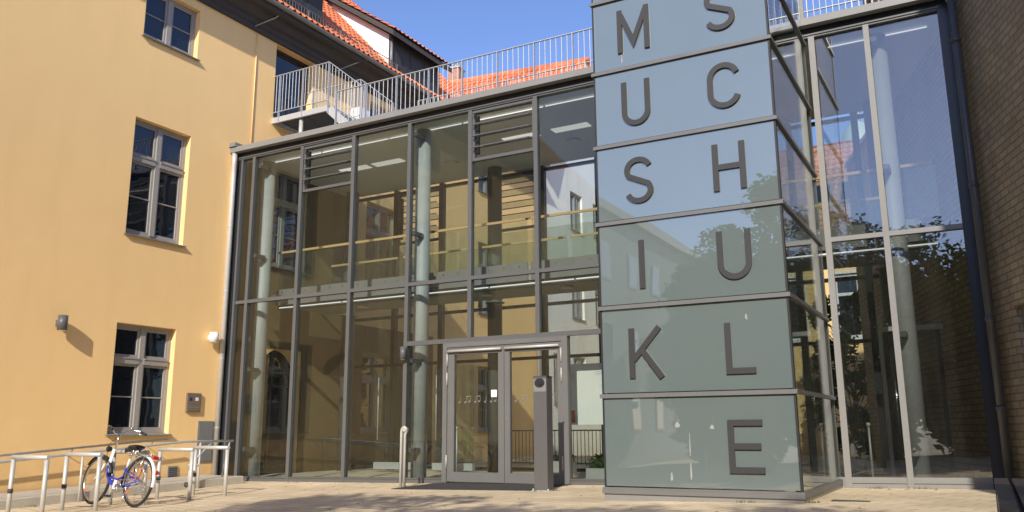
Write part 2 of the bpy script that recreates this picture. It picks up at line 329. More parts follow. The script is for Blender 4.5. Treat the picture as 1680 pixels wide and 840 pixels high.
# ------------------------------------------------------------------ yellow building (wall plane x = -14.75, facing +x)
XW = -14.75
yb = thing('yellow_building', 'long yellow plastered house with red tiled roof and taupe windows, left of the hall', 'building', (XW, 0, -1))
YW0, YW1 = -22., 15.2
cols = [(-11.8, -10.4), (-8.3, -6.9), (-2.77, -1.36), (.98, 2.38), (4.80, 6.22), (10.9, 12.3)]
holes = []
for a, b in cols:
    holes.append((a, b, -.02, 2.13) if abs(a-.98) > .01 else (1.0, 2.42, -1.0, 1.95)); holes.append((a, b, 3.93, 6.40))
    if abs(a-.98) < .01: holes.append((a+.06, b+.02, 7.66, 9.60))
    else: holes.append((a, b, 8.22, 9.40))
def wall_mesh(holes, u0, u1, v0, v1, mp, depth):
    """front skin with rectangular holes and plastered reveals; mp(u,v,d) -> xyz"""
    us = sorted({u0, u1}|{h[0] for h in holes}|{h[1] for h in holes}); vs_ = sorted({v0, v1}|{h[2] for h in holes}|{h[3] for h in holes})
    mb = MB()
    for i in range(len(us)-1):
        for j in range(len(vs_)-1):
            cu = (us[i]+us[i+1])/2; cv = (vs_[j]+vs_[j+1])/2
            if any(h[0] < cu < h[1] and h[2] < cv < h[3] for h in holes): continue
            mb.quad(mp(us[i], vs_[j], 0), mp(us[i+1], vs_[j], 0), mp(us[i+1], vs_[j+1], 0), mp(us[i], vs_[j+1], 0))
    for (a, b, c, d) in holes:
        mb.quad(mp(a, c, 0), mp(b, c, 0), mp(b, c, depth), mp(a, c, depth)); mb.quad(mp(a, d, 0), mp(a, d, depth), mp(b, d, depth), mp(b, d, 0))
        mb.quad(mp(a, c, 0), mp(a, c, depth), mp(a, d, depth), mp(a, d, 0)); mb.quad(mp(b, c, 0), mp(b, d, 0), mp(b, d, depth), mp(b, c, depth))
    return mb
mpx = lambda u, v, d: (XW-d, u, v)
wm = wall_mesh(holes, YW0, YW1, -1.6, 9.9, mpx, .3)
wm.quad((XW-.31, YW0, -1.6), (XW-.31, YW1, -1.6), (XW-.31, YW1, 9.9), (XW-.31, YW0, 9.9))   # keeps the inside dark
wm.box(XW-9, XW-.32, YW1-.01, YW1, -1.6, 9.9); wm.box(XW-9, XW-.32, YW0, YW0+.01, -1.6, 9.9)
wm.build('wall', 'yellow', yb)

def window_x(root, y0, y1, z0, z1, kind='cross', X=XW, rec=.13, name='window'):
    """casement window in a wall facing +x"""
    f = MB(); xf = X-rec; W = y1-y0; ym = (y0+y1)/2
    def bar(a, b, c, d, x0, x1): f.box(X-rec-x1, X-rec+x0, a, b, c, d)
    fw = .065
    bar(y0, y0+fw, z0, z1, 0, .08); bar(y1-fw, y1, z0, z1, 0, .08); bar(y0+fw, y1-fw, z1-fw, z1, 0, .08); bar(y0+fw, y1-fw, z0, z0+.075, 0, .08)
    panes = []
    if kind == 'cross': zt = z0+(z1-z0)*.66; rows = [(z0+.075, zt-.05, True), (zt+.05, z1-fw, False)]
    else: rows = [(z0+.075, z1-fw, True)]
    bar(ym-.055, ym+.055, z0+.075, z1-fw, .022, .08)
    if kind == 'cross':
        bar(y0+fw, ym-.055, zt-.05, zt+.05, .03, .08); bar(ym+.055, y1-fw, zt-.05, zt+.05, .03, .08)
        bar(y0+fw, ym-.055, zt+.05, zt+.075, .045, .08); bar(ym+.055, y1-fw, zt+.05, zt+.075, .045, .08)
    for (a, b) in ((y0+fw, ym-.055), (ym+.055, y1-fw)):
        for (c, d, g) in rows:
            s = .048; c2 = c+.026 if c > z0+.1 and kind == 'cross' else c
            bar(a, a+s, c2, d, -.012, .06); bar(b-s, b, c2, d, -.012, .06); bar(a+s, b-s, d-s, d, -.012, .06); bar(a+s, b-s, c2, c2+s*1.2, -.012, .06)
            if g: zc = (c+d)/2; bar(a+s, b-s, zc-.012, zc+.012, -.022, .05)
            panes.append((a+s, b-s, c2+s*1.2, d-s))
    w = f.build(name, 'winframe', root)
    for (a, b, c, d) in panes: B(X-rec-.05, X-rec-.042, a, b, c, d).build('pane', 'pane', w)
    sl = MB(); sl.poly([(X-rec, y0-.04, z0+.02), (X+.07, y0-.04, z0-.015), (X+.07, y0-.04, z0-.035), (X-rec, y0-.04, z0-.012)], (0, W+.08, 0))
    sl.build('sill', 'zinc', w)
    return w
for h in holes:
    if abs(h[2]-7.66) < .01 or h[2] == -1.0: continue
    if h[0] < -7 and h[2] > 7: pass
    window_x(yb, *h, kind='cross' if h[3]-h[2] > 1.6 else 'two')
# curtain strip inside the top window, paper in the ground floor window
# arched passage door inside the hall
da = MB(); X = XW-.26
da.box(X-.05, X, 1.0, 1.08, -1.0, 1.95); da.box(X-.05, X, 2.34, 2.42, -1.0, 1.95); da.box(X-.05, X, 1.67, 1.75, -1.0, 1.95); da.box(X-.05, X, 1.08, 1.67, -1.0, -.8); da.box(X-.05, X, 1.75, 2.34, -1.0, -.8)
da.box(X-.05, X, 1.08, 1.67, 1.05, 1.12); da.box(X-.05, X, 1.75, 2.34, 1.05, 1.12)
ad = da.build('arched_door', 'darkframe', yb); B(X-.03, X-.02, 1.08, 1.67, -.8, 1.95).build('pane', 'pane', ad); B(X-.03, X-.02, 1.75, 2.34, -.8, 1.95).build('pane', 'pane', ad)
sp_a = MB(); ac = 1.71; rr_ = .71; zsp = 1.24
for sgn in (-1, 1):
    pts = [(XW-.001, ac+sgn*rr_, zsp)]+[(XW-.001, ac+sgn*rr_*math.cos(t), zsp+rr_*math.sin(t)) for t in [math.pi/2*i/10 for i in range(1, 11)]]+[(XW-.001, ac+sgn*rr_, 1.951)]
    sp_a.poly(pts if sgn > 0 else pts[::-1], (-.25, 0, 0))
sp_a.build('arch_spandrel', 'yellow', yb)
# terrace door
d = MB(); y0, y1, z0, z1 = 1.04, 2.40, 7.66, 9.60; X = XW-.2
d.box(X-.06, X, y0, y0+.07, z0, z1); d.box(X-.06, X, y1-.07, y1, z0, z1); d.box(X-.06, X, y0+.07, y1-.07, z1-.07, z1); d.box(X-.06, X, y0+.07, y1-.07, z0, z0+.1)
td = d.build('terrace_door', 'darkframe', yb); B(X-.04, X-.03, y0+.07, y1-.07, z0+.1, z1-.07).build('pane', 'pane', td)
MB().tube([(X+.05, y1-.12, 8.6), (X+.05, y1-.12, 8.85)], .012).build('handle', 'chrome', td)
# cornice: stepped profile, extruded along y
prof = [(0, 9.62), (.07, 9.62), (.07, 9.72), (.13, 9.76), (.13, 9.86), (.22, 9.90), (.30, 10.0), (.36, 10.04), (.50, 10.06), (.56, 10.10), (.56, 10.18), (0, 10.18)]
MB().poly([(XW+a, YW0, z) for a, z in prof], (0, YW1-YW0, 0)).build('cornice', 'soffit', yb)
g = MB()
n = 8; gp = [(XW+.62+.075*math.cos(t), 10.24+.075*math.sin(t)) for t in [math.pi+math.pi*i/n for i in range(n+1)]]
gp2 = [(XW+.62+.068*math.cos(t), 10.24+.068*math.sin(t)) for t in [math.pi+math.pi*i/n for i in range(n+1)]][::-1]
g.poly([(a, YW0, z) for a, z in gp+gp2], (0, YW1-YW0, 0)); g.build('gutter', 'zinc', yb)

def tile_roof(o, u, v, W, H, tw=.21, rh=.31, clip=None):
    """pantile field: u along the eave, v up the slope"""
    o = Vector(o); u = Vector(u).normalized(); v = Vector(v).normalized(); nrm = u.cross(v).normalized()
    if nrm.z < 0: nrm = -nrm
    nu = int(W/tw)*5; nr = int(H/rh); mb = MB(); vs = []
    prof = [0., .022, .045, .022, -.006]
    for r in range(nr):
        for k in (0, 1):
            for i in range(nu+1):
                h = prof[i % 5]+(.035 if k == 0 else 0.0)
                # scalloped lower edge
                vv = r*rh + (k*rh*1.02) - (.02*math.cos(2*math.pi*(i % 5)/5) if k == 0 else 0)
                vs.append(o+u*(i*tw/5)+v*vv+nrm*h)
    fs = []
    for r in range(nr*2-1):
        for i in range(nu):
            if r % 2 == 1 and False: continue
            a = r*(nu+1)+i; q = (a, a+1, a+nu+2, a+nu+1)
            if clip:
                cx_ = (i+.5)*tw/5; cv_ = (r/2+.5)*rh
                if not clip(cx_, cv_): continue
            fs.append(q)
    mb.add(vs, fs, False); return mb
SL = R(47)
eave = (XW+.62, 10.27); ydorm0, ydorm1 = 5.15, 7.75
up = Vector((-math.cos(SL), 0, math.sin(SL)))
# roof edge (hip) seen against the sky: rises from far-right to near-left
def main_clip(cu, cv): return cu < 37.0-cv*.78
tile_roof((XW+.58, -22, 10.30), (0, 1, 0), up, 37.6, 8.6, clip=main_clip).build('roof', 'tile', yb)
# roof backing so no light passes
MB().quad((XW+.5, -22, 10.22), (XW+.5, 15.0, 10.22), (XW+.5-6, 10.0, 10.22+6*math.tan(SL)), (XW+.5-6, -22, 10.22+6*math.tan(SL))).build('roof_boarding', 'soffit', yb)
# shed dormer: dark front facing the forecourt, white cheek facing the street
def dormer(y0, y1, h, run, ov=.30, rise=R(35)):
    xf = XW+.42; zb = 10.33
    f = B(xf-.06, xf, y0, y1, zb-.3, zb+h).build('dormer', 'slate', yb)
    # sub-parts
    xr = xf-run; zr = zb+h+run*math.tan(rise)
    for y in (y0, y1):
        MB().poly([(xf-.06, y, zb-.2), (xf-.06, y, zb+h), (xr, y, zr), (xr-.0, y, 10.22+(XW+.5-xr)*math.tan(SL)-.25)], (0, .06 if y == y0 else -.06, 0)).build('cheek', 'white', f)
    MB().poly([(xf+ov, y0-.28, zb+h-ov*math.tan(rise)), (xf+ov, y0-.28, zb+h-ov*math.tan(rise)+.16), (xr, y0-.28, zr+.16), (xr, y0-.28, zr)], (0, y1-y0+.56, 0)).build('fascia', 'soffit', f)
    d = Vector((-math.cos(rise), 0, math.sin(rise)))
    tile_roof((xf+ov+.02, y0-.3, zb+h-ov*math.tan(rise)+.18), (0, 1, 0), d, y1-y0+.6, (run+ov)/math.cos(rise)).build('roof', 'tile', f)
    w = MB(); cy = (y0+y1)/2
    for k in (-.8, 0.0, .8):
        w.box(xf, xf+.012, cy+k*.9-.28, cy+k*.9+.28, zb+.15, zb+h-.22)
    w.build('shutter', 'slate', f)
    MB().box(xf+.013, xf+.02, cy-.75, cy-.62, zb+.45, zb+.62).build('vent_opening', 'black', f)
    MB().tube([(xf+.0, y0+.05, zb-.1), (xf, y0+.05, zb+h)], .05).build('corner_post', 'zinc', f)
    return f
dormer(ydorm0, ydorm1, 1.22, 3.4)
dormer(.2, 2.15, 1.3, 3.4)
# snow guard along the eave
sg = MB()
for k in range(0, 110):
    y = -6+k*.105
    sg.beam((XW+.47, y, 10.42), (XW+.47, y, 10.68), .008, .008)
sg.tube([(XW+.47, -6, 10.68), (XW+.47, 5.5, 10.68)], .012, 6); sg.tube([(XW+.47, -6, 10.46), (XW+.47, 5.5, 10.46)], .012, 6)
for k in range(10): sg.beam((XW+.47, -6+k*1.27, 10.30), (XW+.47, -6+k*1.27, 10.68), .02, .02)
sg.build('snow_guard', 'zinc', yb)
# lightning conductor wire down the wall by the hall roof
MB().tube([(XW+.02, .36, 6.46), (XW+.02, .36, 9.6)], .014, 8).build('conduit', 'yellow', yb)
MB().tube([(XW+.68, .75, 10.3), (XW+.4, .55, 10.0), (XW+.1, .2, 9.7)], .012, 6).build('lightning_wire', 'galv', yb)
MB().tube([(XW+.68, 4.1, 10.3), (XW+.4, 3.6, 10.0), (XW+.1, 3.1, 9.62)], .012, 6).build('lightning_wire', 'galv', yb)
# plinth line and wall details
MB().poly([(XW+.0, YW0, -1.9), (XW+.02, YW0, -1.9), (XW+.02, YW0, -1.0), (XW, YW0, -.98)], (0, 1, 0))
v = MB(); v.box(XW, XW+.025, -1.32, -1.08, -.93, -.67)
vg = v.build('vent_grille', 'lightframe', yb)
sl = MB()
for k in range(6): sl.box(XW+.025, XW+.032, -1.30, -1.10, -.91+k*.038, -.895+k*.038)
sl.build('slat', 'black', vg)
MB().tube([(XW+.16, 15.05, -.9), (XW+.16, 15.05, 9.9)], .06).build('rear_downpipe', 'galv', yb)

# ------------------------------------------------------------------ wall fittings on the yellow wall
def wall_lamp(name, label, y, z, col, h=.24, r=.06, off=.14):
    t = thing(name, label, 'wall lamp', (XW, y, z))
    MB().tube([(XW+off, y, z), (XW+off, y, z+h)], r, 24).build('lamp_shade', col, t)
    B(XW, XW+off-r+.01, y-.04, y+.04, z+h*.3, z+h*.7).build('bracket', col, t)
    MB().tube([(XW+off, y, z-.004), (XW+off, y, z+.0)], r*.8, 20).build('lens', 'paper', t)
wall_lamp('wall_lamp', 'dark grey cylindrical up and down lamp on the yellow wall, far left', -3.99, 1.84, 'frame', .27, .085, .15)
wall_lamp('wall_lamp', 'short white cylindrical lamp on the yellow wall beside the silver downpipe', -.47, 1.92, 'whitep', .22, .10, .14)
t = thing('intercom_box', 'square bronze intercom panel with two small labels on the yellow wall', 'intercom', (XW, -.83, .5))
B(XW, XW+.05, -.98, -.62, .42, .82).build('housing', 'plate', t)
B(XW+.05, XW+.054, -.96, -.64, .44, .80).build('front_panel', 'plate', t)
B(XW+.054, XW+.058, -.93, -.86, .66, .73).build('blue_label', 'bluelabel', t); B(XW+.054, XW+.058, -.77, -.70, .66, .73).build('white_label', 'paper', t)
B(XW+.054, XW+.057, -.95, -.66, .52, .53).build('lettering', 'greytext', t)
t = thing('meter_cabinet', 'flush grey metal cabinet door low on the yellow wall behind the handrail', 'cabinet', (XW, -.35, -.6))
B(XW, XW+.02, -.62, -.20, -.62, .24).build('door', 'zinc', t); B(XW+.02, XW+.027, -.59, -.23, -.59, .21).build('front_panel', 'zinc', t)
t = thing('floodlight', 'white box floodlight standing in front of the yellow wall above the terrace', 'floodlight', (XW+.35, 3.35, 8.0))
B(XW+.2, XW+.5, 3.75, 4.2, 8.42, 8.76).build('housing', 'whitep', t)
MB().beam((XW, 3.97, 8.5), (XW+.25, 3.97, 8.5), .05, .05).build('bracket', 'galv', t)

# ------------------------------------------------------------------ glass entrance hall
hall = thing('glass_entrance_hall', 'two storey glass and grey steel entrance hall between the yellow and the brick building', 'building', (-7, 0, -.9))
ZT, ZM, ZD = 6.235, 2.835, 1.665
mull = [-14.14, -12.685, -11.23, -9.775, -8.32, -6.88, -5.43, -3.9]
YR = 4.15
def sl_box(x0, x1, y0, y1, d0, d1, name, mat, parent):  # box that follows the ground slope
    vs = [(x, y, gz(x, 0)+d) for d in (d0, d1) for y in (y0, y1) for x in (x0, x1)]
    return MB().add(vs, [(0, 2, 3, 1), (4, 5, 7, 6), (0, 1, 5, 4), (2, 6, 7, 3), (0, 4, 6, 2), (1, 3, 7, 5)]).build(name, mat, parent)
fx = lambda a, b: None
# mullions
def mullion(x, z0, z1, w=.062, mat='frame', y0=-.055, y1=.06):
    mb = MB(); mb.box(x-w/2, x+w/2, y0, y1, z0, z1); mb.box(x-w/2-.011, x+w/2+.011, y0-.012, y0-.001, z0, z1)
    mb.build('mullion', mat, hall)
for x in mull:
    zb = gz(x, 0)-.02
    if -9 < x < -6.5: zb = ZD+.035
    mullion(x, zb, ZT)
mullion(-2.03, gz(-2, 0)-.02, ZT+.05, .10, 'lightframe'); mullion(-1.86, gz(-2, 0)-.02, ZT, .07, 'lightframe')
mullion(-1.04, gz(-1, 0)-.02, ZT, .062, 'lightframe')
B(-.03, .16, -.07, .08, -.85, ZT+.05).build('corner_post', 'darkframe', hall)
cp = MB(); cp.box(-14.72, -14.66, -.05, .05, -1.03, ZT); cp.box(-14.64, -14.57, -.04, .06, -1.03, ZT); cp.build('corner_post', 'darkframe', hall)
cp = MB(); cp.box(-14.55, -14.50, -.06, .04, -1.03, ZT); cp.build('corner_post', 'frame', hall)
# transoms, split between mullions
def transom(x0, x1, z, h=.06, mat='frame', y0=-.052, y1=.055):
    mb = MB(); mb.box(x0, x1, y0, y1, z-h/2, z+h/2); mb.box(x0, x1, y0-.011, y0-.001, z-h/2-.006, z+h/2+.006); mb.build('transom', mat, hall)
edges = [-14.5]+mull
for a, b in zip(edges[:-1], edges[1:]): transom(a+.032, b-.032, ZM)
for a, b in ((-1.82, -1.08), (-1.0, -.03)): transom(a, b, ZM, mat='lightframe')
transom(-3.87, -2.1, ZM)
transom(-9.743, -5.462, ZD, .075)
transom(-5.398, -3.93, ZD, .06)
# head
hd = MB(); hd.box(-14.72, .0, -.065, .06, ZT-.045, ZT+.02); hd.box(-14.72, 0, -.085, -.066, ZT-.015, ZT+.012); hd.build('head_rail', 'frame', hall)
B(-14.72, .1, -.03, .1, ZT+.02, 6.37).build('fascia', 'slate', hall)
# roof slab, ceiling, gutter
B(-14.74, .1, -.10, YR+.2, 6.375, 6.47).build('roof_slab', 'zinc', hall)
B(-14.74, .2, .11, YR-.06, 6.29, 6.37).build('ceiling', 'ceiling', hall)
gt = MB(); gt.poly([(-14.78, -.24, 6.34), (-14.78, -.24, 6.46), (-14.78, -.215, 6.46), (-14.78, -.215, 6.36), (-14.78, -.105, 6.36), (-14.78, -.105, 6.34)], (10.34, 0, 0))
gt.poly([(-2.0, -.24, 6.34), (-2.0, -.24, 6.46), (-2.0, -.215, 6.46), (-2.0, -.215, 6.36), (-2.0, -.105, 6.36), (-2.0, -.105, 6.34)], (2.0, 0, 0))
for k in range(8): gt.box(-13.9+k*1.3, -13.89+k*1.3, -.243, -.2, 6.335, 6.465)
gt.build('gutter', 'lightframe', hall)
MB().tube([(-14.66, -.17, 6.35), (-14.66, -.17, 6.1), (-14.69, -.14, 5.95), (-14.70, -.13, 5.7), (-14.70, -.13, -.95)], .060, 16).build('downpipe', 'rackm', hall)
pc = MB()
for z in (.1, 1.6, 3.1, 4.6): pc.tube([(-14.70, -.13, z-.02), (-14.70, -.13, z+.02)], .06, 16)
pc.build('pipe_clamp', 'galv', hall)
B(-14.80, -14.55, -.28, -.0, 6.47, 6.56).build('flashing', 'zinc', hall)
# sills that follow the sloping forecourt
spans = [(-14.72, -9.81), (-9.74, -8.90), (-6.30, -3.9)]
for a, b in spans: sl_box(a, b, -.06, .06, -.02, .095, 'sill', 'frame', hall); sl_box(a, b, -.075, -.061, .07, .085, 'drip_edge', 'frame', hall)
sl_box(-1.99, -.03, -.05, .06, -.02, .15, 'sill', 'lightframe', hall); sl_box(-1.82, -.03, -.07, -.051, .07, .085, 'drip_edge', 'lightframe', hall)
# panes
prnd = random.Random(5)
def pane(x0, x1, z0, z1, y=0.0, sloped=False, name='glass_pane', mat='glass', par=None):
    mb = MB(); t = .006; d = [prnd.uniform(-.006, .006) for _ in range(3)]; d.append(d[0]-d[1]+d[2])
    if sloped:
        vs = [(x, yy, zz) for yy in (y-t, y+t) for (x, zz) in ((x0, gz(x0, 0)+z0), (x1, gz(x1, 0)+z0), (x1, z1), (x0, z1))]
        mb.add(vs, [(0, 1, 2, 3), (7, 6, 5, 4), (0, 4, 5, 1), (1, 5, 6, 2), (2, 6, 7, 3), (3, 7, 4, 0)])
    else:
        vs = [(x, yy, zz) for yy in (y-t, y+t) for (x, zz) in ((x0, z0), (x1, z0), (x1, z1), (x0, z1))]
        mb.add(vs, [(0, 1, 2, 3), (7, 6, 5, 4), (0, 4, 5, 1), (1, 5, 6, 2), (2, 6, 7, 3), (3, 7, 4, 0)])
    mb.v = [(v[0], v[1]+d[i % 4], v[2]) for i, v in enumerate(mb.v)]      # glaziers never set two panes quite parallel
    return mb.build(name, mat, par or hall)
for i, (a, b) in enumerate(zip(edges[:-1], edges[1:])):
    top = ZT-.045
    louv = i in (2, 5)
    pane(a+.032, b-.032, ZM+.03, 5.14 if louv else top)
    if i < 4: pane(a+.032, b-.032, .095, ZM-.03, sloped=True)
    else: pane(a+.032, b-.032, ZD+.035, ZM-.03)
pane(-9.744, -8.90, .095, ZD-.035, sloped=True)
pane(-6.30, -5.46, .095, ZD-.035, sloped=True); pane(-5.4, -3.93, .095, ZD-.035, sloped=True)
pane(-3.87, -2.08, ZM+.03, ZT-.045); pane(-3.87, -2.08, .1, ZM-.03)
for a, b in ((-1.825, -1.08), (-1.0, -.03)):
    pane(a, b, ZM+.03, ZT-.045, mat='glass2'); pane(a, b, .15, ZM-.03, sloped=True, mat='glass2')
# louvre windows
def louvre(a, b, z0, z1, y=0., s=-1):
    f = MB(); f.box(a, b, y-.04, y+.04, z0-.06, z0); f.box(a, b, y-.04, y+.04, z1-.05, z1); f.box(a, a+.06, y-.04, y+.04, z0, z1-.05); f.box(b-.04, b, y-.04, y+.04, z0, z1-.05)
    w = f.build('louvre_window', 'frame', hall)
    H = (z1-.05-z0)/4
    for k in range(4):
        zc = z0+H*(k+.5)+.05; dz = .10; dy = .14
        sl = MB(); sl.poly([(a+.07, y+s*dy, zc-dz+.12), (a+.07, y+s*dy, zc-dz+.128), (a+.07, y-s*dy, zc+dz+.008), (a+.07, y-s*dy, zc+dz)], (b-a-.12, 0, 0))
        sl.build('blade', 'glass', w)
        e = MB(); e.beam((a+.06, y+s*dy, zc-dz+.122), (b-.05, y+s*dy, zc-dz+.122), .022, .02); e.beam((a+.06, y-s*dy, zc+dz), (b-.05, y-s*dy, zc+dz), .02, .018)
        e.beam((a+.07, y+s*dy, zc-dz+.122), (a+.07, y-s*dy, zc+dz), .012, .03)
        e.build('blade_frame', 'frame', w)
    m = MB(); m.box(a+.065, a+.11, y+.02, y+.08, z0+.1, z1-.1); m.build('actuator', 'black', w)
louvre(-12.685+.034, -11.23-.034, 5.20, ZT-.05); louvre(-8.32+.034, -6.88-.034, 5.20, ZT-.05)
# double door
fr = MB(); fr.box(-8.895, -8.80, -.07, .06, -.92, ZD-.04); fr.box(-6.42, -6.305, -.07, .06, -.92, ZD-.04); fr.box(-8.80, -6.42, -.07, .06, 1.54, ZD-.04)
fr.build('door_frame', 'doorgrey', hall)
def note(mb, x, z, y, kind):
    r = .018
    def head(cx, cz): mb.poly([(cx+r*1.3*math.cos(t)*1, y, cz+r*math.sin(t)) for t in [2*math.pi*i/10 for i in range(10)]], (0, -.002, 0))
    head(x, z)
    mb.box(x+r, x+r+.007, y-.002, y, z, z+.10)
    if kind: head(x+.085, z+.012); mb.box(x+r+.085, x+r+.092, y-.002, y, z+.012, z+.112); mb.poly([(x+r, y-.0025, z+.09), (x+r+.092, y-.0025, z+.102), (x+r+.092, y-.0025, z+.118), (x+r, y-.0025, z+.106)], (0, -.001, 0))
for (a, b, hinge) in ((-8.795, -7.585, 0), (-7.575, -6.425, 1)):
    lf = MB(); st = .14 if not hinge else .10
    l0 = a; l1 = b; s0 = .145 if not hinge else .11; s1 = .12 if not hinge else .085
    lf.box(l0, l0+s0, -.05, .03, -.90, 1.535); lf.box(l1-s1, l1, -.05, .03, -.90, 1.535); lf.box(l0+s0, l1-s1, -.05, .03, 1.40, 1.535); lf.box(l0+s0, l1-s1, -.05, .03, -.90, -.73)
    leaf = lf.build('door_leaf', 'doorgrey', hall)
    B(l0+s0, l1-s1, -.016, -.004, -.73, 1.40).build('pane', 'glass', leaf)
    MB().tube([(l0+.03, -.10, 1.465), (l1-.03, -.10, 1.465)], .024, 14).build('door_closer', 'rackm', leaf)
    for xx in (l0+.08, l1-.08): MB().beam((xx, -.05, 1.465), (xx, -.1, 1.465), .03, .03).build('bracket', 'frame', leaf)
    hx = l0 if not hinge else l1
    for z in (-.55, .95, 1.3):
        MB().tube([(hx, -.075, z-.12), (hx, -.075, z+.12)], .012, 8).build('hinge', 'rackm', leaf)
    nt_ = MB(); x = l0+s0+.10; k = 0
    while x < l1-s1-.14:
        note(nt_, x, .52, -.0165, k % 3); x += .13+(.08 if k % 3 else 0); k += 1
    nt_.build('music_note_decal', 'decal', leaf)
MB().beam((-7.53, -.055, .17), (-7.53, -.055, .26), .03, .012).build('lock', 'chrome', hall)
B(-7.87, -7.75, -.0215, -.017, .60, .73).build('sticker', 'sticker', hall)
# floor
fs = sheet(rng(-14.74, .3, .94), [.0, 2, YR], lambda x, y: gz(x, 0)+.012).build('floor', 'floor', hall)
# columns
def column(x, y, r, z0, z1, mat='column'):
    m = MB(); m.tube([(x, y, z0), (x, y, z1)], r, 28); c = m.build('column', mat, hall)
    m = MB()
    for z in (gz(x, 0)+.012, 2.95): m.tube([(x, y, z), (x, y, z+.02)], r*1.35, 28)
    m.build('collar', 'zinc', c)
    m = MB(); m.tube([(x, y, 1.62), (x, y, 1.625)], r+.002, 28); m.build('weld_seam', 'zinc', c)
for x in (-14.22, -9.81, -5.40, -.955): column(x, .50, .155, -1., 6.22)
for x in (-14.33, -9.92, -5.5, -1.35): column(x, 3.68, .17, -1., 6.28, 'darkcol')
br = MB()
for x in (-14.14, -9.775, -1.0):
    for z in (-.35, 1.35, 3.9, 6.0): br.box(x-.0, x+.09, .06, .36, z-.04, z+.04)
br.build('column_bracket', 'frame', hall)
# ceiling lights and tubes
def bar_lights(y, z, x0, x1, r=.012):
    x = x0
    while x < x1-.3:
        e = min(x+1.85, x1); MB().tube([(x, y, z), (e, y, z)], r, 8).build('light_tube', 'tube', hall); x = e+.05
bar_lights(.62, 6.26, -14.6, -2.3); bar_lights(.62, 6.26, -1.7, -.2)
bar_lights(1.03, 2.83, -14.2, -.4)
for x in (-12.9, -11.9, -8.3, -7.1): B(x-.42, x+.42, 1.9, 2.15, 6.275, 6.289).build('ceiling_light', 'panel', hall)
for x in (-10.6, -7.4, -4.2): MB().tube([(x, 2.8, 6.25), (x, 2.8, 6.289)], .16, 24).build('ceiling_vent', 'ceiling', hall)
for x in (-12.6, -9.2, -7.3, -3.6): MB().tube([(x, 2.1, 2.86), (x, 2.1, 2.895)], .13, 24).build('downlight', 'ceiling', hall)
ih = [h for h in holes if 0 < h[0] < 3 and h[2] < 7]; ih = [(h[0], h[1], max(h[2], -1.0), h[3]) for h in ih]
wall_mesh(ih, .12, YR-.08, -1.05, 6.28, lambda u, v, d_: (XW+.012-d_, u, v), .012).build('inner_wall_shade', 'inner', hall)  # thin skin over the yellow wall, shade painted in as darker ochre
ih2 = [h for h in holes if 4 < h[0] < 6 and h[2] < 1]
wall_mesh(ih2, YR+.08, 8.2, -1.05, 2.85, lambda u, v, d_: (XW+.012-d_, u, v), .012).build('rear_wall_shade', 'inner', yb)  # same dark skin continues the painted shade behind the rear glass
# gallery
B(-14.3, .3, 1.06, 2.92, 2.905, 3.18).build('gallery_slab', 'soffitlight', hall)
xx = -14.32; i = 0
while xx < -.3:
    e = min(xx+2.18, -.3)
    fp = B(xx, e, 1.02, 1.05, 2.895, 3.26).build('fascia_plate', 'fasc', hall)
    bl = MB(); q = xx+.2
    while q < e-.1: bl.tube([(q, 1.005, 3.19), (q, 1.02, 3.19)], .018, 10); q += .36
    bl.build('bolt', 'chrome', fp)
    B(xx+.02, e-.02, 1.055, 1.07, 3.12, 4.10).build('balustrade_pane', 'balu', hall)
    B(xx+.02, e-.02, 2.93, 2.945, 3.12, 4.10).build('balustrade_pane', 'balu', hall)
    B(xx, e, 2.90, 2.925, 2.98, 3.26).build('fascia_plate', 'fasc', hall)
    for y in (1.06, 2.94):
        MB().beam((xx, y, 4.15), (e-.06, y, 4.15), .045, .05).build('handrail', 'timber', hall)
    B(e-.055, e-.0, 1.04, 1.08, 4.13, 4.17).build('rail_joint', 'darkframe', hall)
    xx = e+.07
B(-14.3, -.3, 1.09, 1.30, 2.80, 2.895).build('edge_beam', 'frame', hall)
for x in (-14.0, -9.81, -5.4): B(x-.08, x+.08, .62, 2.9, 2.93, 3.07).build('bracket_beam', 'frame', hall)
# rear facade
for x in (-14.66, -13.2, -11.75, -10.3, -8.85, -7.4, -5.95, -4.5, -3.05, -1.75):
    B(x-.06, x+.06, YR-.07, YR+.07, -.95, 6.29).build('mullion', 'darkframe', hall)
for x0, x1 in ((-14.6, -1.4),):
    for z in (-.86, 1.66, 2.9, 6.2): B(x0, x1, YR-.045, YR+.045, z-.035, z+.035).build('transom', 'darkframe', hall)
rx = [-14.66, -13.2, -11.75, -10.3, -8.85, -7.4, -5.95, -4.5, -3.05, -1.75]
for i, (a, b) in enumerate(zip(rx[:-1], rx[1:])):
    lou = i in (1, 3, 4)
    pane(a+.05, b-.05, 2.94, 4.75 if lou else 6.16, YR); pane(a+.05, b-.05, 1.7, 2.86, YR); pane(a+.05, b-.05, -.82, 1.62, YR)
louvre(-10.25, -8.9, 4.85, 6.16, YR, 1); louvre(-13.15, -11.8, 4.85, 6.16, YR, 1)
# inner glass screens left
for (a, b) in ((-13.1, -12.0), (-11.4, -10.3)):
    sc = B(a, b, 3.35, 3.362, -.75, 1.5).build('inner_screen', 'balu', hall); B(a, b, 3.3, 3.42, -.88, -.72).build('screen_base', 'galv', hall)
    MB().tube([(a+.1, 3.3, -.2), (a+.1, 3.3, 1.3)], .014, 8).build('pull_bar', 'galv', hall)

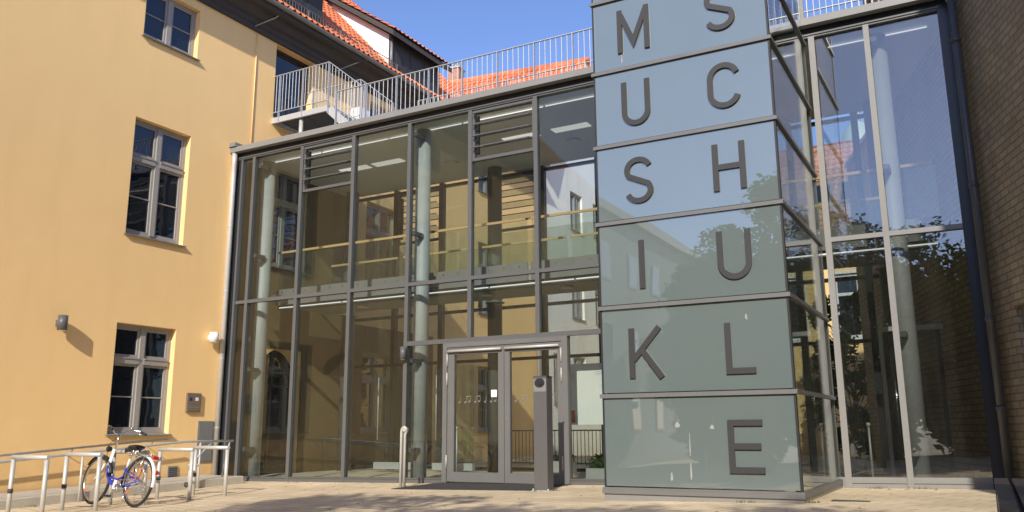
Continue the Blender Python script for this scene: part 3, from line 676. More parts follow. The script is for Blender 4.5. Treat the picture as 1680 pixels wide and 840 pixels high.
# door fittings / things by the door
t = thing('door_lamp', 'small dark grey cylinder lamp on the facade post left of the double door', 'lamp', (-9.775, -.13, 1.35))
MB().tube([(-9.76, -.155, 1.36), (-9.76, -.155, 1.60)], .058, 20).build('lamp_shade', 'frame', t)
B(-9.79, -9.73, -.10, -.068, 1.42, 1.54).build('bracket', 'frame', t); MB().tube([(-9.76, -.155, 1.352), (-9.76, -.155, 1.36)], .045, 16).build('lens', 'paper', t)
zc = gz(-7.6, -.4)
def matmesh(x0, x1, y0, y1, dz, name, mat):
    return MB().add([(x, y, gz(x, y)+dz) for (x, y) in ((x0, y0), (x1, y0), (x1, y1), (x0, y1))]+[(x, y, gz(x, y)-.02) for (x, y) in ((x0, y0), (x1, y0), (x1, y1), (x0, y1))], [(0, 1, 2, 3), (0, 4, 5, 1), (1, 5, 6, 2), (2, 6, 7, 3), (3, 7, 4, 0)]).build(name, mat)
tag(matmesh(-9.0, -6.28, -1.45, -.08, .012, 'door_mat', 'mat'), 'dark grey entrance mat sunk in the paving before the double door', 'doormat')
t = thing('drain_cover', 'small dark slotted drain cover set in the paving right of the sign tower', 'drain cover', (-1.45, -2.6, -.83))
dz_ = gz(-1.45, -2.6); MB().box(-1.72, -1.30, -2.62, -2.50, dz_-.02, dz_+.008).build('cover', 'soffit', t)
s_ = MB()
for k in range(9): s_.box(-1.70+k*.044, -1.685+k*.044, -2.61, -2.51, dz_+.008, dz_+.011)
s_.build('slot', 'black', t)
# intercom post
PX, PY = -6.128, -1.48; pz = gz(PX, PY)
t = thing('intercom_post', 'tall brown grey square post with black speaker opening near its top, before the door', 'intercom post', (PX, PY+.1, pz))
B(PX-.115, PX+.115, PY, PY+.20, pz+.012, .835).build('post', 'post', t)
B(PX-.125, PX+.125, PY-.01, PY+.21, .8355, .843).build('cap', 'post', t)
B(PX-.15, PX+.15, PY-.03, PY+.23, pz-.01, pz+.0115).build('base_plate', 'galv', t)
sp_ = MB(); sp_.poly([(PX-.095+.18*max(0, min(1, (math.cos(a)+1)/2)), PY-.004, .735+.075*math.sin(a)) for a in [2*math.pi*i/24 for i in range(24)]], (0, .003, 0)); sp_.build('speaker_opening', 'black', t)
B(PX-.11, PX+.11, PY-.003, PY-.0005, .60, .80).build('speaker_plate', 'zinc', t)
MB().poly([(PX+.0, PY-.006, .70), (PX+.05, PY-.006, .72), (PX+.02, PY-.006, .76), (PX-.03, PY-.006, .75)], (0, -.015, 0)).build('camera_eye', 'black', t)
for sx in (-.13, .13): MB().tube([(PX+sx, PY-.015, pz+.01), (PX+sx, PY-.015, pz+.035)], .012, 8).build('bolt', 'rackm', t)
# looped post left of the door
hx, hy = -9.03, -1.1; hz = gz(hx, hy)
t = thing('hoop_post', 'pale steel hairpin guard post standing on the paving left of the double door', 'guard post', (hx, hy, hz))
MB().tube([(hx-.035, hy, hz-.02), (hx-.035, hy, .0), (hx-.02, hy, .05), (hx+.02, hy, .075), (hx+.055, hy, .06), (hx+.07, hy, .0), (hx+.045, hy, -.05), (hx+.045, hy, hz-.02)], .024, 14).build('hoop', 'rackm', t)
MB().tube([(hx+.06, hy-.05, .03), (hx+.06, hy+.04, .03)], .035, 14).build('socket', 'rackm', t)

# ------------------------------------------------------------------ sign tower
TX0, TX1, TY = -4.41, -1.97, -3.0
tower = thing('sign_tower', 'square glass tower with grey bands and dark letters standing before the hall', 'tower', ((TX0+TX1)/2, TY, -.85))
bands = [-.75, .44, 1.60, 2.76, 3.86, 4.96, 6.055, 7.15, 8.25]
def ring(z, h, mat='band'):
    m = MB(); e = .036
    m.box(TX0-e, TX1+e, TY-e, TY+.03, z-h/2, z+h/2); m.box(TX0-e, TX1+e, TY-e-.012, TY-e-.001, z-h/2-.008, z+.008)
    m.build('front_band', mat, tower)
    for (a, b) in ((TX1-.03, TX1+e), (TX0-e, TX0+.03)):
        m = MB(); m.box(a, b, TY+.031, (-.09 if z < 6.3 else .0), z-h/2, z+h/2); m.build('side_band', 'frame', tower)
for z in bands: ring(z, .046 if z > -.7 else .07)
for i, (a, b) in enumerate(zip(bands[:-1], bands[1:])):
    z0 = a+.03; z1 = b-.03
    fp_ = B(TX0+.012, TX1-.012, TY-.012, TY, z0+(.006 if i else .02), z1); dd = [prnd.uniform(-.005, .005) for _ in range(2)]
    fp_.v = [(v[0], v[1]+(dd[0] if v[2] > z0+.2 else 0)+(dd[1] if v[0] > -3 else 0), v[2]) for v in fp_.v]; fp_.build('frosted_pane', 'frost', tower)
    for x in (TX1-.006, TX0-.006): B(x, x+.012, TY+.03, -.1, z0+.006, z1).build('side_pane', 'glass', tower)
    B(TX0-.0, TX1-.0, TY+.001, TY+.012, z0, z1)
for x in (TX0, TX1):
    s = 1 if x == TX0 else -1
    B(x-.012, x+.012, TY-.020, TY+.05, -.80, 8.25).build('corner_seal', 'black', tower)
    B(x+s*.05-.03, x+s*.05+.03, TY+.05, TY+.11, -.85, 8.25).build('corner_post', 'frame', tower)
# the tower's rear corners above the hall roof, plinth
for x in (TX0, TX1): B(x-.04, x+.04, -.13, -.085, 6.50, 8.25).build('rear_post', 'lightframe', tower)
m = MB(); m.box(TX0-.02, TX1+.02, TY-.02, TY+.0, -.98, -.785); m.box(TX1-.02, TX1+.02, TY, -.1, -.95, -.785); m.box(TX0-.02, TX0+.02, TY, -.1, -1., -.785); m.build('plinth', 'lightframe', tower)
# inner back sheet of the front wall: keeps the frosted panes opaque from inside
B(TX0+.03, TX1-.03, TY+.06, TY+.065, -.7, 8.2).build('inner_lining', 'ceiling', tower)
# letters
LW = .073
def stroke(mb, pts, w, y, closed=False):
    n = len(pts); P = [Vector((p[0], 0, p[1])) for p in pts]; Lf = []; Rt = []
    for i in range(n):
        if closed: d0 = (P[i]-P[i-1]).normalized(); d1 = (P[(i+1) % n]-P[i]).normalized()
        else:
            d0 = (P[i]-P[i-1]).normalized() if i > 0 else (P[1]-P[0]).normalized()
            d1 = (P[i+1]-P[i]).normalized() if i < n-1 else d0
        n0 = Vector((-d0.z, 0, d0.x)); n1 = Vector((-d1.z, 0, d1.x)); nn = (n0+n1).normalized(); k = w/2/max(.35, nn.dot(n0))
        Lf.append(P[i]+nn*k); Rt.append(P[i]-nn*k)
    dp = Vector((0, .022, 0)); yv = Vector((0, y, 0))
    for i in range(n-1):
        q = [Lf[i]+yv, Lf[i+1]+yv, Rt[i+1]+yv, Rt[i]+yv]
        mb.add([*q, *[v+dp for v in q]], [(0, 1, 2, 3), (7, 6, 5, 4), (0, 4, 5, 1), (2, 6, 7, 3)]+([(0, 3, 7, 4)] if i == 0 else [])+([(1, 5, 6, 2)] if i == n-2 else []))
def arc(cx, cz, rx, rz, a0, a1, n=14): return [(cx+rx*math.cos(R(a0+(a1-a0)*i/n)), cz+rz*math.sin(R(a0+(a1-a0)*i/n))) for i in range(n+1)]
def letter(ch, xc, zc, w, h, label):
    mb = MB(); x0, x1 = xc-w/2, xc+w/2; z0, z1 = zc-h/2, zc+h/2; q = LW/2; Y = TY-.042
    st = lambda p, k=0: stroke(mb, p, LW, Y-k*.0015)
    if ch == 'I': st([(xc, z0), (xc, z1)])
    if ch == 'L': st([(x0+q, z1), (x0+q, z0+q), (x1, z0+q)])
    if ch == 'E': st([(x1, z1-q), (x0+q, z1-q), (x0+q, z0+q), (x1, z0+q)]); st([(x0+LW, zc), (x1-.03, zc)], 1)
    if ch == 'H': st([(x0+q, z0), (x0+q, z1)]); st([(x1-q, z0), (x1-q, z1)]); st([(x0+LW, zc), (x1-LW, zc)], 1)
    if ch == 'K':
        st([(x0+q, z0), (x0+q, z1)]); st([(x0+LW*.8, zc-.09), (x1-.02, z1+.0)], 1)
        st([(x0+.19, zc+.02), (x1, z0)], 2)
    if ch == 'M': st([(x0+q, z0), (x0+q, z1)]); st([(x1-q, z0), (x1-q, z1)]); st([(x0+q+.01, z1-.05), (xc, z0+.14), (x1-q-.01, z1-.05)], 1)
    if ch == 'U': r = w/2-q; st([(x0+q, z1)]+arc(xc, z0+q+r, r, r, 180, 360)+[(x1-q, z1)])
    if ch == 'C': r = w/2-q; st(arc(xc, z1-q-r, r, r, 20, 180)+arc(xc, z0+q+r, r, r, 180, 340))
    if ch == 'S':
        r = w/2-q; rz = (h-LW)/4
        st(arc(xc, zc+rz, r, rz, 20, 215, 16)+[(xc, zc)]+arc(xc, zc-rz, r, rz, 35, -160, 16))
    o = mb.build('letter', 'letter', tower); o['label'] = label; return o
rowz = [5.52, 4.42, 3.31, 2.15, .98, -.20]
for ch, w, z in (('M', .47, rowz[0]), ('U', .41, rowz[1]), ('S', .40, rowz[2]), ('I', .08, rowz[3]), ('K', .44, rowz[4])): letter(ch, -3.80, z, w, .65, 'letter %s of the left column' % ch)
for ch, w, z in (('S', .40, rowz[0]), ('C', .44, rowz[1]), ('H', .42, rowz[2]), ('U', .43, rowz[3]), ('L', .36, rowz[4]), ('E', .42, rowz[5])): letter(ch, -2.575, z, w, .63, 'letter %s of the right column' % ch)
# bird marks on the panes
bm_ = MB()
for (x, z, w, h) in ((-2.48, 1.36, .03, .075), (-2.98, .03, .05, .06), (-3.27, -.18, .012, .34), (-3.27, -.5, .02, .24), (-3.52, -.57, .03, .12), (-3.98, 5.19, .05, .06), (-3.985, 5.11, .02, .12), (-3.42, .06, .06, .08)):
    bm_.poly([(x+w*.5*math.cos(a)*(1+.25*math.sin(3*a+x)), TY-.0135, z+h*.5*math.sin(a)*(1+.15*math.cos(2*a+z))) for a in [2*math.pi*i/14 for i in range(14)]], (0, -.001, 0))
bm_.build('bird_dropping', solid('dried_dropping', (.32, .335, .32), rough=.9, var=.25, vs=30), tower)

# ------------------------------------------------------------------ brick building
DX, DY = .33, 1.0; ang = math.atan2(DY, -DX)   # wall runs from (0.3,0) away from the viewer to the left
BP = (.30, 0., -.85)
brk = thing('brick_building', 'yellow brown clinker brick building at the right edge with a dark downpipe', 'building', BP, rz=ang, local=True)
# local frame: +x runs deeper along the wall, +y points left (out of the wall toward the hall)
hl = [(-2.6, -.50, .60, 2.44), (-6.4, -4.2, .60, 2.44), (5.2, 6.6, .9, 3.2), (6.1, 6.6, 4.3, 5.0)]
bmp = lambda u, v, d: (u, -d, v)
wb = wall_mesh(hl[:3], -9.5, 8.7, -1.2, 7.2, bmp, .18)
wb.quad((-9.5, 0, 7.2), (5.2, 0, 7.2), (5.2, 0, 9.8), (-9.5, 0, 9.8))
wb.quad((8.7, 0, -1.2), (8.7, -6, -1.2), (8.7, -6, 7.2), (8.7, 0, 7.2)); wb.quad((-9.5, -.19, -1.2), (8.7, -.19, -1.2), (8.7, -.19, 7.2), (-9.5, -.19, 7.2))
wb.box(-18, -9.5, -6, .72, -1.5, 15.8)  # unseen wing block, added to shade the right end of the facade
wb.quad((5.2, 0, 7.2), (5.2, -6, 7.2), (5.2, -6, 9.8), (5.2, 0, 9.8))
wb.build('wall', 'brick', brk)
for h in hl[:3]:
    w = MB(); a, b, c, d_ = h; w.box(a, b, -.13, -.08, c, c+.07); w.box(a, b, -.13, -.08, d_-.07, d_); w.box(a, a+.07, -.13, -.08, c+.07, d_-.07); w.box(b-.07, b, -.13, -.08, c+.07, d_-.07)
    w = w.build('window', 'zinc', brk); B(a+.07, b-.07, -.11, -.10, c+.07, d_-.07).build('pane', 'pane', w)
    B(a-.03, b+.03, -.1, .04, c-.03, c-.005).build('sill', 'zinc', w)
MB().box(-9.4, 5.3, -6, .08, 9.8, 10.0).build('coping', 'zinc', brk)
MB().box(5.2, 8.7, -6, .05, 7.2, 7.3).build('coping', 'zinc', brk)
t_ = MB(); t_.tube([(-.25, .22, 8.4), (-.25, .22, -.05)], .058, 18)
for z in (1.1, 2.3, 4.2, 6.4): t_.tube([(-.25, .22, z-.03), (-.25, .22, z+.03)], .068, 18)
t_.build('downpipe', 'pipe_dark', brk)
MB().tube([(-.25, .22, 7.1), (-.20, .32, 7.25), (-.15, .42, 7.5)], .07, 14).build('pipe_branch', 'soffit', brk)

# ------------------------------------------------------------------ terrace railings and landing
def railing(name, label, x0, x1, y, zt, zb, bays, group='railings along the terrace edges'):
    t = thing(name, label, 'railing', (x0, y, 6.47), group)
    r = MB(); r.beam((x0, y, zt), (x1, y, zt), .045, .012); r.beam((x0, y, zb), (x1, y, zb), .03, .012); r.build('rail', 'galv', t)
    L_ = (x1-x0)/bays
    for k in range(bays+1): B(x0+k*L_-.006, x0+k*L_+.006, y-.03, y+.03, 6.47, zt-.006).build('post', 'galv', t)
    p = MB()
    for k in range(bays):
        for j in range(1, 7): xx = x0+(k+j/7)*L_; p.tube([(xx, y, zb), (xx, y, zt-.006)], .0075, 6, cap=False)
    p.build('baluster', 'galv', t)
    return t
railing('terrace_railing', 'galvanised bar railing along the front edge of the hall roof, left of the tower', -11.90, -4.5, .1, 7.385, 6.60, 9)
railing('terrace_railing', 'short galvanised bar railing on the hall roof right of the tower', -1.9, .15, .1, 7.385, 6.60, 3)
railing('rear_terrace_railing', 'galvanised bar railing along the rear of the roof walkway', -11.0, .1, 1.95, 7.64, 6.78, 14)
ld = thing('steel_landing', 'galvanised steel landing with bar railing and steps in front of the terrace door', 'landing', (-13.8, 1.5, 6.47))
py0, py1, pxr = 1.0, 2.15, -12.93
m = MB(); m.box(XW+.0, pxr, py0, py0+.05, 7.46, 7.60); m.box(XW, pxr, py1-.05, py1, 7.46, 7.60); m.box(pxr-.05, pxr, py0+.051, py1-.051, 7.46, 7.60); m.box(XW, XW+.05, py0+.051, py1-.051, 7.46, 7.6)
m.build('frame', 'galv', ld)
m = MB()
for k in range(44): x = XW+.06+k*(pxr-XW-.12)/43; m.box(x, x+.012, py0+.05, py1-.05, 7.56, 7.595)
for k in range(6): y = py0+.1+k*.18; m.box(XW+.05, pxr-.05, y, y+.008, 7.575, 7.59)
m.build('grating', 'soffit', ld)
for (x, y) in ((-13.88, py0+.12), (-13.1, py1-.1), (-14.5, py1-.1)): MB().tube([(x, y, 6.46), (x, y, 7.46)], .05, 14).build('support_leg', 'rackm', ld)
zt = 8.68
for y in (py0-.02, py1+.02):
    m = MB(); m.beam((XW+.03, y, zt), (pxr, y, zt), .04, .012); m.beam((pxr, y, zt), (-11.92, y, 7.86), .04, .012); m.build('top_rail', 'galv', ld)
    m = MB(); m.beam((XW+.03, y, 7.72), (pxr, y, 7.72), .03, .012); m.beam((pxr, y, 7.72), (-11.92, y, 6.9), .03, .012); m.build('bottom_rail', 'galv', ld)
    m = MB()
    for k in range(1, 17):
        x = XW+.03+k*(pxr-XW-.03)/17; m.tube([(x, y, 7.72), (x, y, zt)], .0075, 6, cap=False)
    for k in range(1, 10):
        f_ = k/10; x = pxr+f_*1.01; m.tube([(x, y, 7.72-.82*f_), (x, y, zt-.82*f_)], .0075, 6, cap=False)
    m.build('baluster', 'galv', ld)
for y in (py0-.02, py1+.02):
    for (x, a, b) in ((XW+.25, 7.5, zt), (-13.75, 7.5, zt), (pxr, 7.4, zt), (-11.92, 6.47, 7.86)): B(x-.006, x+.006, y-.03, y+.03, a, b).build('post', 'galv', ld)
for y in (py0+.02, py1-.02): MB().beam((pxr, y, 7.5), (-11.95, y, 6.62), .012, .2).build('stringer', 'galv', ld)
for k in range(4): B(pxr+.05+k*.25, pxr+.29+k*.25, py0+.03, py1-.03, 7.36-k*.21, 7.39-k*.21).build('step', 'galv', ld)

# ------------------------------------------------------------------ handrails, kerb
t = thing('ramp_handrail', 'long steel handrail sloping along the yellow wall, the nearer one, ending before the glass', 'handrail', (-13.35, -3, -1.05), 'steel handrails along the yellow wall')
XR = -13.35
def zr(y): return -.165 + (y+2.1)*.075 if y < -2.1 else -.165
MB().tube([(XR, -12, zr(-12)), (XR, -6, zr(-6)), (XR, -2.1, zr(-2.1)), (XR, -.93, -.165)], .022, 12).build('rail', 'galv', t)
for y in (-1.75, -4.2, -6.8, -9.4): MB().tube([(XR, y, gz(XR, y)-.02), (XR, y, zr(y)-.02)], .021, 12).build('post', 'rackm', t)
MB().tube([(XR, -1.45, -.18), (XR, -2.0, -.62)], .018, 10).build('brace', 'galv', t)
MB().tube([(XR+.0, -1.02, -.19), (XR-.35, -.85, -.92)], .018, 10).build('brace', 'galv', t)
t = thing('wall_handrail', 'steel handrail fixed close to the yellow wall below the window', 'handrail', (-14.55, -3, -1.0), 'steel handrails along the yellow wall')
def zw(y): return -.135+(y+1.75)*.07
MB().tube([(-14.52, -12, zw(-12)), (-14.52, -1.55, zw(-1.55))], .021, 12).build('rail', 'galv', t)
for y in (-1.9, -3.6, -5.3, -7.0, -8.7): MB().tube([(XW, y, zw(y)-.09), (-14.56, y, zw(y)-.09), (-14.52, y, zw(y)-.02)], .01, 8).build('bracket', 'galv', t)
k_ = MB(); ysk = rng(-14, -.55, .96)
vs = []
for y in ysk:
    z = gz(-13.6, y)
    for (x, dz) in ((-14.70, -.1), (-14.70, .15), (-13.42, .15), (-13.40, .14), (-13.40, -.1)): vs.append((x, y, z+dz))
fs_ = []
for i in range(len(ysk)-1):
    for j in range(5): fs_.append((i*5+j, i*5+(j+1) % 5, (i+1)*5+(j+1) % 5, (i+1)*5+j))
fs_ += [(0, 1, 2, 3, 4), tuple(len(vs)-5+j for j in (4, 3, 2, 1, 0))]
k_.add(vs, fs_); k_.build('kerb', 'concrete'); struct(bpy.data.objects['kerb'])
t = thing('hooked_pipe', 'small bent steel pipe rising from the kerb between the racks and the wall', 'pipe', (-13.3, -1.9, -1.0))
MB().tube([(-12.9, -2.35, gz(-13, -2.3)-.02), (-12.9, -2.35, -.70), (-12.86, -2.30, -.62), (-12.8, -2.24, -.58)], .025, 12).build('pipe', 'rackm', t)
MB().tube([(-12.97, -2.35, -.93), (-12.83, -2.35, -.93)], .05, 14).build('flange', 'soffit', t)

# ------------------------------------------------------------------ bike racks
RL = 'pale steel inverted U bicycle stands on the forecourt'
rack_y = [(-6.17, 'nearest of the pale steel bicycle stands, cut by the left edge'), (-5.37, 'pale steel bicycle stand just left of the parked bicycle'), (-4.58, 'pale steel bicycle stand the blue and white bicycle leans on'), (-3.72, 'pale steel bicycle stand right behind the bicycle saddle'), (-2.99, 'pale steel bicycle stand closest to the glass hall')]
def make_rack():
    t = thing('bicycle_stand', 'x', 'bicycle stand', (0, 0, 0), RL, local=True)
    r = .031; W = .76; H = .79
    for x in (-W/2, W/2): MB().tube([(x, 0, -.05), (x, 0, H-.031)], r, 14).build('leg', 'rackm', t)
    MB().tube([(-W/2-.031, 0, H), (W/2+.031, 0, H)], r, 14).build('top_rail', 'rackm', t)
    MB().tube([(-W/2, 0, .30), (-W/2, 0, .36)], r+.004, 14).build('band', 'soffit', t)
    return t
rk = make_rack()
RX = [-11.66, -11.66, -11.66, -11.66, -11.66]
for i, (y, lb) in enumerate(rack_y):
    o = rk if i == 0 else copy_tree(rk)
    o.location = (RX[i], y, gz(RX[i], y)); o['label'] = lb

# ------------------------------------------------------------------ bicycle
def bicycle():
    t = thing('bicycle', 'blue and white step-through city bicycle with black saddle leaning at the stands', 'bicycle', (0, 0, 0), local=True)
    WR = .345; wb_ = 1.07
    def wheel(cx, par=None, xf=None, lab=None):
        m = MB(); m.disc_torus((cx, 0, WR), WR-.02, .021, (0, 1, 0), 56, 10); w = m.build('wheel', 'black', t, xf)
        m = MB(); m.disc_torus((cx, 0, WR), WR-.047, .012, (0, 1, 0), 56, 8); m.build('rim', 'chrome', w, xf)
        m = MB()
        for k in range(28):
            a = 2*math.pi*k/28; a2 = a+(.35 if k % 2 else -.35); s = .03 if k % 4 < 2 else -.03
            m.tube([(cx+.02*math.cos(a2), s, WR+.02*math.sin(a2)), (cx+(WR-.05)*math.cos(a), 0, WR+(WR-.05)*math.sin(a))], .0014, 4, cap=False)
        m.build('spoke', 'chrome', w, xf)
        MB().tube([(cx, -.05, WR), (cx, .05, WR)], .024, 14).build('hub', 'chrome', w, xf)
        MB().poly([(cx+.20+.02*math.cos(a)*2, .012, WR-.14+.02*math.sin(a)*1.2) for a in [2*math.pi*i/12 for i in range(12)]], (0, .008, 0)).build('reflector', 'orange', w, xf)
        return w
    def fender(cx, a0, a1, mat, xf=None):
        m = MB(); vs = []; n = 22; r = WR+.022
        for i in range(n+1):
            a = R(a0+(a1-a0)*i/n)
            for (dy, dr) in ((-.032, -.014), (-.02, .003), (0, .008), (.02, .003), (.032, -.014)): vs.append((cx+(r+dr)*math.cos(a), dy, WR+(r+dr)*math.sin(a)))
        m.add(vs, [(i*5+j, i*5+j+1, (i+1)*5+j+1, (i+1)*5+j) for i in range(n) for j in range(4)], True); m.build('mudguard', mat, t, xf)
    # steering transform about head axis
    hb = Vector((.86, 0, .62)); hax = Vector((-.36, 0, .93)).normalized()
    stx = Matrix.Translation(hb) @ Matrix.Rotation(STEER, 4, hax) @ Matrix.Translation(-hb)
    wheel(0.); wheel(wb_, xf=stx)
    fender(0, 10, 190, 'whitep'); fender(wb_, 35, 165, 'black', stx)
    fr = MB()   # blue lower frame: step-through curve, seat tube, chain stays
    fr.tube([(.845, 0, .56), (.80, 0, .42), (.72, 0, .33), (.60, 0, .29), (.50, 0, .285)], [.026, .028, .028, .026, .024], 14)
    fr.tube([(.43, 0, .27), (.40, 0, .40), (.365, 0, .54)], .019, 12)
    fr.tube([(.82, 0, .47), (.70, 0, .39), (.55, 0, .37), (.42, 0, .40)], .015, 12)
    for s in (-.055, .055): fr.tube([(.43, s*.5, .27), (.2, s, .30), (0, s, WR)], .010, 8); fr.tube([(.375, s*.5, .50), (.18, s, .43), (0, s, WR)], .009, 8)
    fr.build('frame', 'bluep', t)
    MB().tube([(.785, 0, .80), (.845, 0, .56)], .024, 14).build('head_tube', 'whitep', t)
    MB().tube([(.79, 0, .76), (.815, 0, .60), (.80, 0, .46)], .018, 12).build('upper_frame', 'whitep', t)
    MB().tube([(.365, 0, .54), (.335, 0, .66)], .018, 12).build('seat_tube', 'whitep', t); MB().tube([(.335, 0, .66), (.31, 0, .76)], .0125, 10).build('seat_post', 'chrome', t)
    fk = MB()
    fk.tube([(.855, 0, .60), (.885, 0, .56)], .02, 10)
    for s in (-.05, .05): fk.tube([(.875, s, .58), (.90, s, .52), (1.0, s, .40), (wb_, s, WR)], [.014, .014, .011, .009], 10)
    fk.build('fork', 'whitep', t, stx)
    st = MB(); st.tube([(.775, 0, .80), (.745, 0, .94), (.775, 0, 1.01)], .014, 12); st.build('stem', 'chrome', t, stx)
    hbm = MB(); hbm.tube([(.56, -.29, 1.06), (.67, -.26, 1.10), (.74, -.17, 1.10), (.78, -.06, 1.02), (.78, .06, 1.02), (.74, .17, 1.10), (.67, .26, 1.10), (.56, .29, 1.06)], .012, 12); hbm.build('handlebar', 'chrome', t, stx)
    for s in (-1, 1):
        MB().tube([(.62, s*.275, 1.082), (.51, s*.293, 1.045)], .018, 12).build('grip', 'black', t, stx)
        MB().tube([(.70, s*.20, 1.09), (.63, s*.24, 1.055), (.56, s*.25, 1.03)], .007, 8).build('brake_lever', 'chrome', t, stx)
    MB().tube([(.72, -.17, 1.11), (.72, -.17, 1.14)], [.03, .018], 14).build('bell', 'chrome', t, stx)
    MB().tube([(.90, 0, .80), (.94, 0, .80)], [.035, .045], 16).build('headlight', 'black', t, stx)
    sd = MB(); n = 14; secs = [(.50, .018, .80), (.44, .032, .812), (.38, .055, .82), (.31, .10, .83), (.25, .125, .84), (.19, .115, .845), (.155, .07, .835)]
    vs = []
    for (x, w, z) in secs:
        for j in range(n): a = 2*math.pi*j/n; vs.append((x, w*math.cos(a), z+(.026 if math.sin(a) > 0 else .045)*math.sin(a)-.01))
    sd.add(vs, [(i*n+j, i*n+(j+1) % n, (i+1)*n+(j+1) % n, (i+1)*n+j) for i in range(len(secs)-1) for j in range(n)]+[tuple(range(n)), tuple(len(vs)-1-j for j in range(n))], True)
    sd.build('saddle', 'black', t)
    sp = MB()
    for s in (-.05, .05): sp.tube([(.21, s, .79), (.22, s, .73)], .018, 10); sp.tube([(.22, s, .735), (.34, s*.4, .75), (.42, 0, .79)], .006, 6)
    sp.build('saddle_spring', 'chrome', t)
    rk_ = MB()
    for s in (-.06, .06):
        rk_.tube([(.30, s, .70), (.1, s, .715), (-.22, s, .715), (-.26, s*.6, .70)], .007, 8); rk_.tube([(-.1, s, .71), (-.02, s*1.1, .5), (0, s, WR+.02)], .006, 8); rk_.tube([(.12, s, .71), (.03, s*1.1, .5), (0, s, WR+.02)], .006, 8)
    for k in range(5): rk_.tube([(.2-.1*k, -.06, .716), (.2-.1*k, .06, .716)], .005, 6)
    rk_.build('luggage_rack', 'chrome', t)
    B(-.30, -.265, -.045, .045, .655, .70).build('tail_light', 'red', t)
    B(-.392, -.375, -.02, .02, .45, .50).build('rear_reflector', 'red', t)
    cr = MB(); cr.tube([(.43, -.06, .27), (.43, .06, .27)], .02, 12); cr.disc_torus((.43, .055, .27), .085, .005, (0, 1, 0), 30, 6)
    for a in range(5): q = a*2*math.pi/5; cr.tube([(.43, .055, .27), (.43+.085*math.cos(q), .055, .27+.085*math.sin(q))], .006, 6)
    cr.tube([(.43, .07, .27), (.52, .08, .13)], .009, 8); cr.tube([(.43, -.07, .27), (.34, -.08, .41)], .009, 8); cr.build('crank', 'chrome', t)
    B(.47, .57, .085, .17, .115, .14).build('pedal', 'black', t); B(.29, .39, -.17, -.085, .40, .425).build('pedal', 'black', t)
    ch = MB(); ch.tube([(.43, .055, .355), (0, .05, WR+.035)], .005, 6); ch.tube([(.43, .055, .185), (0, .05, WR-.035)], .005, 6); ch.build('chain', 'zinc', t)
    MB().poly([(.50, .068, .36), (.52, .068, .27), (.50, .068, .22), (.42, .068, .345)], (0, .004, 0)).build('chain_guard', 'whitep', t)
    MB().tube([(.12, .06, .30), (.10, .13, .16), (.06, .17, .03)], .009, 8).build('kickstand', 'chrome', t)
    m = MB(); m.disc_torus((.16, -.07, .46), .0, .0, (0, 1, 0), 4, 4); 
    lk = MB(); lk.tube([(.16, -.06, .60), (.12, -.09, .5), (.18, -.09, .38), (.28, -.08, .42), (.26, -.06, .55)], .009, 8); lk.build('cable_lock', 'red', t)
    MB().tube([(-.32, 0, .62), (-.37, 0, .42)], .004, 6).build('mudguard_stay', 'chrome', t)
    MB().tube([(.78, .02, .96), (.88, .06, .85), (.87, .05, .70), (.85, .03, .5)], .004, 6).build('brake_cable', 'black', t)
    return t
STEER = R(1)
bk = bicycle()
bk.location = (-11.04, -4.93, gz(-11.0, -4.93)+.005); bk.scale = (1.0, 1.0, 1.04); bk.rotation_euler = (R(9), 0, R(180-4)); bk.rotation_mode = 'XYZ'

random.seed(21); lv = MB(); wd = MB()
for k in range(150):
    x = random.uniform(-12.5, .2); y = random.uniform(-5.5, -.15) if k % 3 else random.uniform(-.5, -.1)
    if TX0-.1 < x < TX1+.1 and y > TY-.05: continue
    z = gz(x, y)+.006; a = random.random()*6.28; q = random.uniform(.012, .03); ca, sa = math.cos(a), math.sin(a)
    lv.add([(x-ca*q, y-sa*q, z), (x+sa*q*.5, y-ca*q*.5, z+.006), (x+ca*q, y+sa*q, z+.002), (x-sa*q*.5, y+ca*q*.5, z+.008)], [(0, 1, 2, 3)])
lo_ = lv.build('fallen_leaves', 'drylf'); lo_['kind'] = 'stuff'; lo_['label'] = 'small dry leaves scattered over the paving'; lo_['category'] = 'leaves'
for k in range(260):
    c = random.choice([(PX+.16, PY+.1), (PX-.1, PY-.03), (-1.9, -2.9), (-2.6, TY-.05), (-1.5, -.12), (-.9, -.13), (-13.36, -3.1), (-13.36, -5.0), (hx, hy)])
    x = c[0]+random.gauss(0, .06); y = c[1]+random.gauss(0, .03); z = gz(x, y); h = random.uniform(.015, .05); a = random.random()*6.28
    wd.add([(x-.003, y, z), (x+.003, y, z), (x+.02*math.cos(a), y+.02*math.sin(a), z+h)], [(0, 1, 2)])
wo_ = wd.build('paving_weeds', 'leaf'); wo_['kind'] = 'stuff'; wo_['label'] = 'small tufts of weed in the paving joints'; wo_['category'] = 'weeds'
# ------------------------------------------------------------------ bench at the right edge
t = thing('bench', 'dark slatted bench cut off by the lower right corner', 'bench', (.4, -6.8, -.8))
m = MB(); zbt = -.385
for k in range(6): m.box(.0+k*.11, .085+k*.11, -8.6, -5.65, zbt-.05, zbt)
b_ = m.build('seat', 'benchwood', t)
m = MB(); m.box(.02, .62, -8.55, -5.70, zbt-.10, zbt-.055); m.build('seat_frame', 'darkframe', t)
m = MB(); m.box(-.008, -.001, -8.6, -5.65, zbt-.10, zbt-.003); m.build('edge_strip', 'soffit', t)
for y in (-5.76, -7.2, -8.5): B(.03, .60, y-.05, y+.05, gz(.3, y)-.02, zbt-.10).build('leg', 'darkframe', t)
B(.04, .58, -8.45, -5.83, gz(.3, -6), zbt-.13).build('side_panel', 'black', t)

